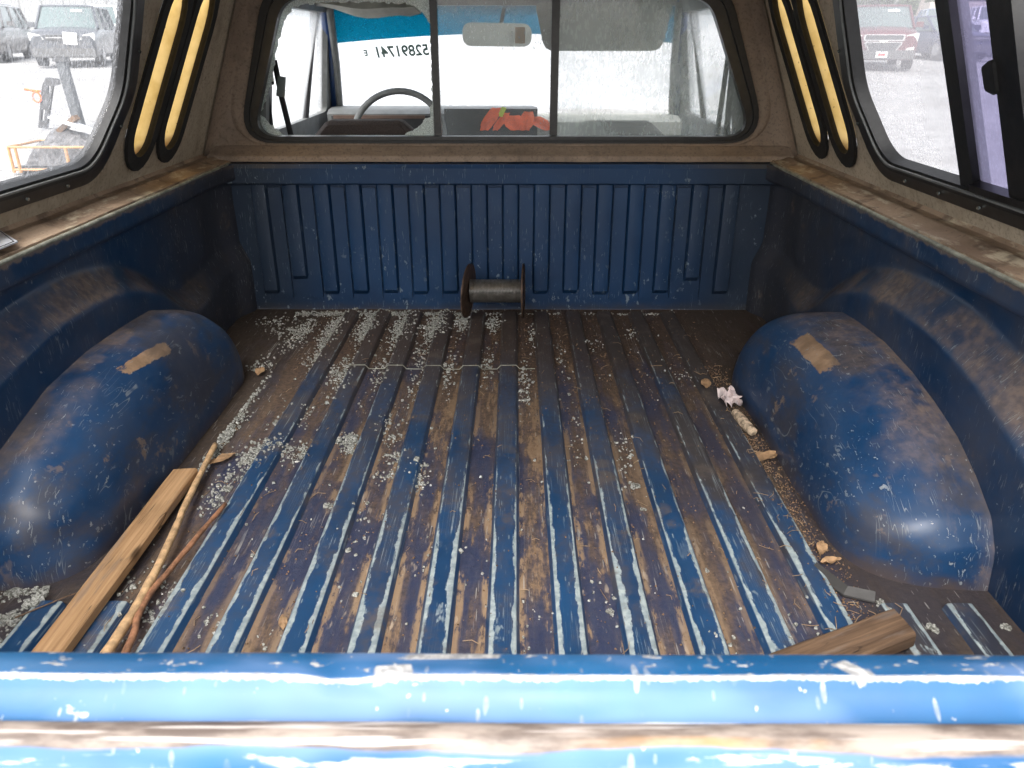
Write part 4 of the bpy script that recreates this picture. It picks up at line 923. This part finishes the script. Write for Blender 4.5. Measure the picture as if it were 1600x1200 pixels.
# grit and straw
gb = MB()
for _ in range(5200):
    if rnd.random() < .45: x = rnd.uniform(-.60, .60); y = rnd.uniform(.40, 2.33)
    elif rnd.random() < .5: x = rnd.gauss(.565, .018); y = rnd.uniform(.85, 1.9)
    else: x = rnd.gauss(.15, .25); y = rnd.gauss(1.75, .35)
    if not (.38 < y < 2.33 and abs(x) < .79): continue
    h = rib_top(x, y)
    if h > .004 and rnd.random() < .8: continue
    if x > .60 and .98 < y < 1.87: continue
    s_ = rnd.uniform(.0008, .0026); a = rnd.uniform(0, 6.3)
    gb.add([(x + s_ * math.cos(a + k * 2.1), y + s_ * math.sin(a + k * 2.1), h) for k in range(3)] + [(x, y, h + s_ * 1.2)], [(0, 1, 3), (1, 2, 3), (2, 0, 3)])
tag(gb.build('grit', simple('brown_grit', (.17, .105, .06), .9, 0., .7, 400., .2)), 'brown grit and crumbled leaf litter in the floor grooves', 'grit', kind='stuff')
sb = MB()
for _ in range(230):
    if rnd.random() < .4: x = rnd.gauss(.55, .03); y = rnd.uniform(.85, 1.85)
    else: x = rnd.uniform(-.6, .6); y = rnd.uniform(.45, 2.2)
    if (x > .58 or x < -.6) and .96 < y < 1.88: continue
    a = rnd.uniform(0, 6.3); L = rnd.uniform(.004, .016); h = rib_top(x, y) + .001; b_ = rnd.uniform(-.5, .5)
    sb.tube([(x, y, h), (x + L * math.cos(a), y + L * math.sin(a), h + .002), (x + 1.8 * L * math.cos(a + b_), y + 1.8 * L * math.sin(a + b_), h)], .0006, 3, False)
tag(sb.build('straw_bits', simple('straw_bits_tan', (.28, .19, .11), .8)), 'tiny straw and bark fibres strewn over the bed floor', 'straw', kind='stuff')

# ================================================================== outside: parked cars
def car(name, label, cat, loc, rz, col, L=4.6, Wd=1.85, H=1.72, hood=1.05, kind='suv', mud=0., grille='bar', sticker=True, group='parked cars in the gravel yard', roof_rack=False, tagp=False):
    root = empty(name, loc, rz); tag(root, label, cat, group); w = Wd / 2
    pm = carpaint(name + '_paint', col, mud)
    if kind == 'sedan': st = [(-L / 2, .80, .28, .60), (-L / 2 + .12, .92, .22, .70), (-L / 2 + .5, .99, .20, .84), (-L / 2 + 1.25, 1., .20, hood), (L / 2 - 1.1, 1., .20, hood + .04), (L / 2 - .3, .97, .22, hood), (L / 2, .88, .30, hood - .12)]
    else: st = [(-L / 2, .84, .34, hood - .22), (-L / 2 + .10, .95, .26, hood - .12), (-L / 2 + .45, 1., .24, hood - .04), (-L / 2 + 1.15, 1., .24, hood + .03), (0, 1., .24, hood + .06), (L / 2 - .15, .98, .26, hood + .06), (L / 2, .93, .32, hood)]
    rings = []
    for y, k, z0, z1 in st:
        W_ = w * k; rings.append([(-W_ * .88, y, z0), (-W_ * .98, y, z0 + .12), (-W_, y, (z0 + z1) / 2), (-W_ * .985, y, z1 - .16), (-W_ * .90, y, z1 - .04), (-W_ * .6, y, z1 + .01), (0, y, z1 + .03), (W_ * .6, y, z1 + .01), (W_ * .90, y, z1 - .04), (W_ * .985, y, z1 - .16), (W_, y, (z0 + z1) / 2), (W_ * .98, y, z0 + .12), (W_ * .88, y, z0)])
    body = MB().sweep(None, rings).build('body', pm, root, 35)
    # greenhouse
    if kind == 'sedan': gh = [(-L / 2 + 1.15, L / 2 - .75), (-L / 2 + 1.95, L / 2 - 1.35)]
    else: gh = [(-L / 2 + 1.0, L / 2 - .08), (-L / 2 + 1.65, L / 2 - .35)]
    zb0 = hood - .02; zt = H - .05
    def ringz(z, y0, y1, ww): return [(-ww, y0 + .12, z), (-ww * .7, y0, z), (0, y0 - .04, z), (ww * .7, y0, z), (ww, y0 + .12, z), (ww, y1 - .08, z), (ww * .8, y1, z), (-ww * .8, y1, z), (-ww, y1 - .08, z)]
    g_ = MB().sweep(None, [ringz(zb0, *gh[0], w * .93), ringz(zt, *gh[1], w * .76)]).build('windows', M['cglass'], root, 30)
    MB().sweep(None, [ringz(zt - .01, gh[1][0] - .03, gh[1][1] + .03, w * .785), ringz(zt + .035, gh[1][0] + .02, gh[1][1] - .02, w * .74), ringz(zt + .05, gh[1][0] + .2, gh[1][1] - .2, w * .55)]).build('roof', pm, root, 40)
    pil = MB()
    for s in (-1, 1):
        pil.tube([(s * w * .925, gh[0][0] + .10, zb0), (s * w * .775, gh[1][0] + .10, zt)], .045, 6)
        for f_ in ((.42, .75) if kind != 'sedan' else (.5,)):
            pil.tube([(s * w * .94, gh[0][0] + (gh[0][1] - gh[0][0]) * f_, zb0), (s * w * .77, gh[1][0] + (gh[1][1] - gh[1][0]) * f_, zt)], .04, 6)
        pil.tube([(s * w * .92, gh[0][1] - .08, zb0), (s * w * .77, gh[1][1] - .06, zt)], .06, 6)
    pil.build('pillars', pm, root, 60)
    for s in (-1, 1):
        mm_ = MB().box((s * (w + .10), gh[0][0] + .42, hood + .10), (.20, .10, .15)); mm_.build('mirror', pm, root)
        # headlight, wheels
        yf = -L / 2
        hl = rpoly([(s * w * .50, hood - .34), (s * w * .93, hood - .36), (s * w * .95, hood - .13), (s * w * .62, hood - .20)], .03)
        plate('headlight', hl, [], .10, lambda u, v, q, yf=yf: (u, yf + .045 + q + .28 * max(0, abs(u) / w - .55) ** 1.3, v), M['lamp'], root)
        for y in (-L / 2 + .88, L / 2 - .90):
            wh = MB().disc((s * (w - .13), y, .33), (1, 0, 0), .34, .24, 22).build('wheel', M['tyre'], root, 40)
            MB().disc((s * (w - .03), y, .33), (1, 0, 0), .21, .06, 14).build('rim', M['alloy'], wh, 40)
    yf = -L / 2
    fm = lambda d: (lambda u, v, q: (u, yf + d + q, v))
    lo = MB().box((0, yf + .02, .40), (Wd * .90, .14, .24)); lo.build('bumper', simple(name + '_bumper', (.08, .08, .08) if grille != 'white' else (.45, .45, .46), .6), root)
    if grille == 'cross':
        a = rpoly([(-.50, hood - .33), (.50, hood - .33), (.52, hood - .20), (-.52, hood - .20)], .03)
        gr_ = plate('grille', a, [], .03, fm(-.015), M['grille'], root)
        plate('chrome_surround', [(x * 1.06, z + (.02 if z > hood - .27 else -.02)) for x, z in a], [a], .05, fm(-.02), M['chrome'], gr_)
        b_ = rpoly([(-.34, hood - .62), (0, hood - .66), (.34, hood - .62), (.50, hood - .40), (-.50, hood - .40)], .03)
        g2 = plate('grille', b_, [], .03, fm(-.015), M['grille'], root)
        plate('chrome_surround', [(x * 1.06, hood - .53 + (z - hood + .53) * 1.14) for x, z in b_], [b_], .05, fm(-.02), M['chrome'], g2)
        bt = [(-.10, -.018), (-.035, -.018), (-.035, -.036), (.035, -.036), (.035, -.018), (.115, -.018), (.10, .018), (.035, .018), (.035, .036), (-.035, .036), (-.035, .018), (-.115, .018)]
        plate('badge', [(x, z + hood - .365) for x, z in bt], [], .02, fm(-.045), M['gold'], root)
        for s in (-1, 1): plate('fog_light', rpoly([(s * .62, hood - .62), (s * .84, hood - .58), (s * .84, hood - .50), (s * .64, hood - .55)], .02), [], .04, fm(.0), M['lamp'], root)
    elif grille == 'white':
        a = rpoly([(-.46, hood - .42), (.46, hood - .42), (.50, hood - .12), (-.50, hood - .12)], .04)
        gr_ = plate('grille', a, [], .03, fm(-.015), M['grille'], root)
        for k in range(3): MB().box((0, yf - .035, hood - .36 + k * .085), (.92, .02, .018)).build('bar', M['chrome'], gr_)
        plate('badge', [(.11 * math.cos(q), hood - .27 + .045 * math.sin(q)) for q in np.linspace(0, 2 * math.pi, 21)[:-1]], [], .02, fm(-.05), M['ovalblue'], gr_)
    else:
        a = rpoly([(-.42, hood - .36), (.42, hood - .36), (.46, hood - .20), (-.46, hood - .20)], .03); gr_ = plate('grille', a, [], .03, fm(-.012), M['grille'], root)
        MB().box((0, yf - .03, hood - .28), (.88, .02, .016)).build('bar', M['chrome'], gr_)
    if grille == 'cross':
        pt = MB().box((0, yf - .065, .40), (.31, .012, .16)).build('number_plate', M['white'], root)
        MB().box((0, yf - .074, .40), (.20, .004, .07)).build('print', M['redink'], pt)
    if sticker:
        a0 = Vector((.30, gh[0][0] + (gh[1][0] - gh[0][0]) * .80 - .045, zb0 + (zt - zb0) * .80))
        MB().box(a0, (.32, .012, .09), Matrix.Rotation(-math.atan2(gh[1][0] - gh[0][0], zt - zb0), 3, 'X')).build('sticker', M['white'], root)
    if tagp: MB().box((.24, yf - .05, hood - .30), (.38, .01, .34), Matrix.Rotation(.1, 3, 'Y')).build('paper_tag', M['white'], root)
    if roof_rack:
        for s in (-1, 1): MB().tube([(s * w * .62, gh[1][0] + .3, zt + .09), (s * w * .62, gh[1][1] - .3, zt + .09)], .025, 6).build('roof_rail', M['silver'], root)
    return root
def put(name, label, cat, x, y, face, col, **k):   # face = heading of its front, turned from -y
    L = k.get('L', 4.6); r = face; fx = x - math.sin(r) * L / 2 * -1 * -1
    cx = x - math.sin(r) * (L / 2); cy = y + math.cos(r) * (L / 2)
    return car(name, label, cat, (cx, cy, gz(cy)), r, col, **k)
put('black_suv', 'muddy dark grey SUV with a white paper tag on its nose', 'suv', -14.0, 26.0, .30, (.05, .055, .065), mud=.45, L=4.7, Wd=1.95, H=1.80, hood=1.10, tagp=True)
put('white_suv', 'white SUV with a wide grey grille, partly hidden by the left window frame', 'suv', -16.6, 33.0, .30, (.72, .73, .74), L=4.8, Wd=2.0, H=1.85, hood=1.15, grille='white')
put('grey_suv', 'dark SUV with a roof rack at the left edge of the left window', 'suv', -18.4, 28.2, .30, (.07, .065, .065), L=4.8, Wd=1.95, H=1.85, hood=1.12, mud=.3, roof_rack=True)
put('grey_hatchback', 'pale car between the muddy SUV and the white SUV', 'car', -19.5, 37.5, .3, (.45, .48, .50), L=4.5, H=1.75, hood=1.05)
put('red_suv', 'dark red SUV with a split chrome grille, facing the right window', 'suv', 10.75, 24.5, -.30, (.085, .014, .020), L=5.1, Wd=1.95, H=1.78, hood=1.12, grille='cross')
put('blue_sedan', 'dark blue sedan parked to the right of the red SUV', 'sedan', 16.2, 29.5, .12, (.028, .036, .075), kind='sedan', L=4.8, Wd=1.85, H=1.48, hood=.98)
put('blue_truck', 'slate blue vehicle far behind the gap beside the red SUV', 'car', 22.4, 44.0, -.3, (.16, .20, .27), L=4.8, Wd=1.95, H=1.8, hood=1.1)
put('red_hatchback', 'small red car glimpsed between the red SUV and the blue sedan', 'car', 19.6, 40.0, .5, (.28, .04, .05), L=4.2, Wd=1.75, H=1.5, hood=.95, kind='sedan')
put('white_van', 'white vehicle roof showing behind the blue sedan', 'van', 27.3, 48.0, -.3, (.75, .76, .78), L=4.9, H=1.95, hood=1.2)
put('purple_sedan', 'car seen through the violet sliding pane of the right window', 'sedan', 19.2, 29.0, -.1, (.05, .05, .08), kind='sedan', L=4.8, Wd=1.85, H=1.50, hood=.98)
put('maroon_van', 'maroon vehicle farther back behind the violet pane', 'van', 26.0, 38.0, -.2, (.18, .05, .07), L=4.9, H=1.85, hood=1.15)
# tan cargo trailer behind the sedan
tr0 = empty('cargo_trailer', (34.5, 62.0, gz(62)), -.2); tag(tr0, 'long pale tan trailer far behind the blue sedan', 'trailer')
MB().box((0, 0, 1.3), (9, 2.4, 2.0)).build('trailer_body', simple('tan_siding', (.42, .37, .32), .7), tr0)
for x in (-2.5, 2.5): MB().disc((x, -1.2, .35), (0, 1, 0), .35, .25, 16).build('wheel', M['tyre'], tr0)
# leaning utility pole
up = empty('utility_pole', (29.3, 60.0, gz(60))); tag(up, 'leaning wooden utility pole above the parked cars', 'utility pole')
MB().tube([(-1.2, 0, -.2), (.3, 0, 10.0)], [.16, .11], 10).build('pole', simple('grey_pole_wood', (.22, .19, .17), .9), up)
MB().box((.2, 0, 9.3), (2.2, .12, .12)).build('crossarm', M['twig'], up)
# white clad building at left
bl = empty('metal_building', (-62, 62, gz(62)), R(14)); tag(bl, 'long white metal-clad shed behind the cars on the left', 'shed')
MB().box((28, 4, 2.5), (64, 7.6, 5.0)).build('wall', M['wallw'], bl)
pm_ = MB().box((0, 0, 0), (1.50, .06, 4.9)); pme = bpy.data.meshes.new('cladding_panel'); pme.from_pydata(pm_.v, [], pm_.f); pme.update()
for i in range(40):
    o = link('cladding_panel', pme, M['wallw'], bl); o.location = (-3 + i * 1.6, .17, 2.5)
MB().box((28, .05, 3.35), (63, .14, .22)).build('rail', M['wallg'], bl)
MB().box((28, 4, 5.15), (65, 8.6, .3)).build('roof', M['wallg'], bl)
# post with slotted arm
po = empty('steel_post', (-6.50, 12.05, gz(12.05))); tag(po, 'thick dark steel post standing in the gravel behind the cart', 'post')
MB().sweep(None, [[(-.06 + dx, -.06, z), (.06 + dx, -.06, z), (.06 + dx, .06, z), (-.06 + dx, .06, z)] for dx, z in ((.03, -.05), (.0, .4), (-.04, .95))]).build('shaft', simple('dark_steel', (.06, .065, .07), .6), po)
MB().box((-.04, 0, .95), (.17, .17, .05)).build('cap_plate', M['grille'], po)
sa = empty('slotted_bracket', (-6.74, 11.95, gz(11.95))); tag(sa, 'dark slotted steel bracket leaning on the post', 'bracket')
sl_o = rpoly([(-.30, .02), (-.17, .02), (.06, .60), (.16, .62), (.16, .70), (-.01, .72), (-.10, .60)], .02)
plate('bracket_bar', sl_o, [rpoly([(-.235, .12), (-.19, .12), (-.13, .28), (-.18, .28)], .01), rpoly([(-.04, .50), (0, .50), (.03, .60), (-.01, .62)], .01)], .05, lambda u, v, w: (u, w, v), M['grille'], sa)
osb = MB(); osb.tube([(-.36, -.03, .56), (-.25, -.03, .54), (-.13, -.03, .53)], .018, 6); osb.tube([(-.20 + .06 * math.cos(a), -.04, .45 + .07 * math.sin(a)) for a in np.linspace(0, 6.28, 14)], .012, 6)
o = osb.build('orange_strap', M['orange']); o.location = (-6.74, 11.95, gz(11.95)); tag(o, 'small orange strap hooked on the slotted bracket', 'strap')
# orange framed cart with a load of rubble sacks
ct = empty('flat_cart', (-4.88, 8.60, gz(8.6))); tag(ct, 'low cart with an orange frame just outside the left window', 'cart')
M['cartp'] = simple('orange_cart_paint', (.36, .19, .08), .5)
def rail(a, b, r=.014, nm='frame_tube'): MB().tube([a, b], r, 6).build(nm, M['cartp'], ct)
for z in (.28, .05): 
    rail((-.40, -.25, z), (.62, -.25, z)); rail((-.40, .35, z), (.62, .35, z)); rail((-.40, -.25, z), (-.40, .35, z)); rail((.62, -.25, z), (.62, .35, z))
for x, y in ((-.40, -.25), (-.33, -.25), (.20, -.25), (.62, -.25), (-.40, .35), (.62, .35)): rail((x, y, .02), (x, y, .28), .018)
MB().box((.11, .05, .06), (1.0, .58, .03)).build('deck', M['dgrey'], ct)
for x, y in ((-.3, -.2), (.5, -.2), (-.3, .3), (.5, .3)): MB().disc((x, y, .03), (0, 1, 0), .05, .03, 12).build('wheel', M['tyre'], ct)
sk = grid(lambda u, v: (-.30 + .85 * u, -.20 + .50 * v, .08 + .36 * (math.sin(math.pi * u) ** .35) * (math.sin(math.pi * v) ** .35) * (.75 + .5 * abs(mn.noise(Vector((u * 4, v * 3, 1)))))), 22, 14)
o = sk.build('rubble_sack', simple('grey_sack', (.10, .098, .10), .9, 0., .5, 18., .8, .03)); o.location = (-4.88, 8.60, gz(8.6)); tag(o, 'lumpy grey sack of rubble on the orange cart', 'sack')
sh = MB(); sh.box((.25, .0, .47), (.55, .16, .02), Matrix.Rotation(.35, 3, 'Y')); o = sh.build('metal_sheet', M['silver']); o.location = (-4.88, 8.60, gz(8.6)); tag(o, 'bent pale metal sheet resting on top of the grey sack', 'sheet')
sh = MB(); sh.box((.12, .05, .48), (.26, .10, .05), Matrix.Rotation(-.6, 3, 'Y')); o = sh.build('scrap_block', M['plank2']); o.location = (-4.88, 8.60, gz(8.6)); tag(o, 'brown wood scrap on the grey sack', 'scrap')

# ------------------------------------------------------------------ tree line
lt = T('tree_foliage'); nn = lt.noise(lt.pos(), .5, 4.); n5 = lt.noise(lt.pos(), 3., 3.)
M['leaf'] = lt.end(lt.pb(lt.mix(lt.mr(lt.ma('ADD', nn, lt.ma('MULTIPLY', n5, .4)), .5, .9), (.030, .050, .022), (.085, .115, .05)), .8))
M['bark'] = simple('tree_bark', (.10, .08, .06), .9)
tree_me = []
for q in range(3):
    rr2 = random.Random(q + 40); b = MB(); cl = [(rr2.gauss(0, 1.5), rr2.gauss(0, 1.2), rr2.uniform(2.0, 6.4)) for _ in range(26)]
    for _ in range(1900):
        c = rr2.choice(cl); k = 1.0 - max(0, c[2] - 4) * .15; p = Vector((c[0] * k + rr2.gauss(0, .5), c[1] * k + rr2.gauss(0, .5), c[2] + rr2.gauss(0, .42)))
        a = Vector((rr2.uniform(-1, 1), rr2.uniform(-1, 1), rr2.uniform(-1, 1))).normalized(); bb = a.orthogonal().normalized(); s_ = rr2.uniform(.10, .26)
        b.add([p + a * s_, p + bb * s_, p - a * s_, p - bb * s_ * .8], [(0, 1, 2, 3)])
    me = bpy.data.meshes.new('crown'); me.from_pydata(b.v, [], b.f); me.update()
    tb = MB(); tb.tube([(0, 0, -.3), (.1, 0, 2), (0, .1, 5)], [.22, .16, .05], 8)
    for _ in range(6):
        a = rr2.uniform(0, 6.3); z = rr2.uniform(1.8, 4); tb.tube([(0, 0, z), (1.2 * math.cos(a), 1.2 * math.sin(a), z + .9)], [.07, .02], 5)
    m2 = bpy.data.meshes.new('trunk'); m2.from_pydata(tb.v, [], tb.f); m2.update(); tree_me.append((me, m2))
TL = ['tall dense tree at the left end of the tree line in the right window', 'lower tree beside the window frame in the tree line', 'round topped tree above the red SUV', 'second tree above the red SUV roof', 'thin topped tree right of the red SUV roof', 'small tree left of the utility pole',
      'tree just left of the pole foot', 'tree just right of the utility pole', 'round tree above the blue sedan', 'broad tree above the blue sedan', 'tree close to the black window divider', 'tree behind the black window divider', 'tree seen through the violet pane', 'second tree through the violet pane', 'tree beyond the right frame bar', 'last tree at the right edge of the tree line']
for i, lab in enumerate(TL):
    rr2 = random.Random(i + 9); D = rr2.uniform(150, 185); px = 1300 + i * 21 + rr2.uniform(-6, 6)
    x = (.445 + i * .0178 + rr2.uniform(-.004, .004)) * D; y = D * 1.11
    t_ = empty('broadleaf_tree', (x, y, gz(y)), rr2.uniform(0, 6)); sc_ = rr2.choice((.62, .75, .85, .95, .7)) * (.8 if 5 <= i <= 6 else 1.0); t_.scale = (sc_ * 1.15, sc_ * 1.15, sc_)
    tag(t_, lab, 'tree', 'tree line beyond the yard')
    me, m2 = tree_me[i % 3]; link('crown', me, M['leaf'], t_); link('trunk', m2, M['bark'], t_)
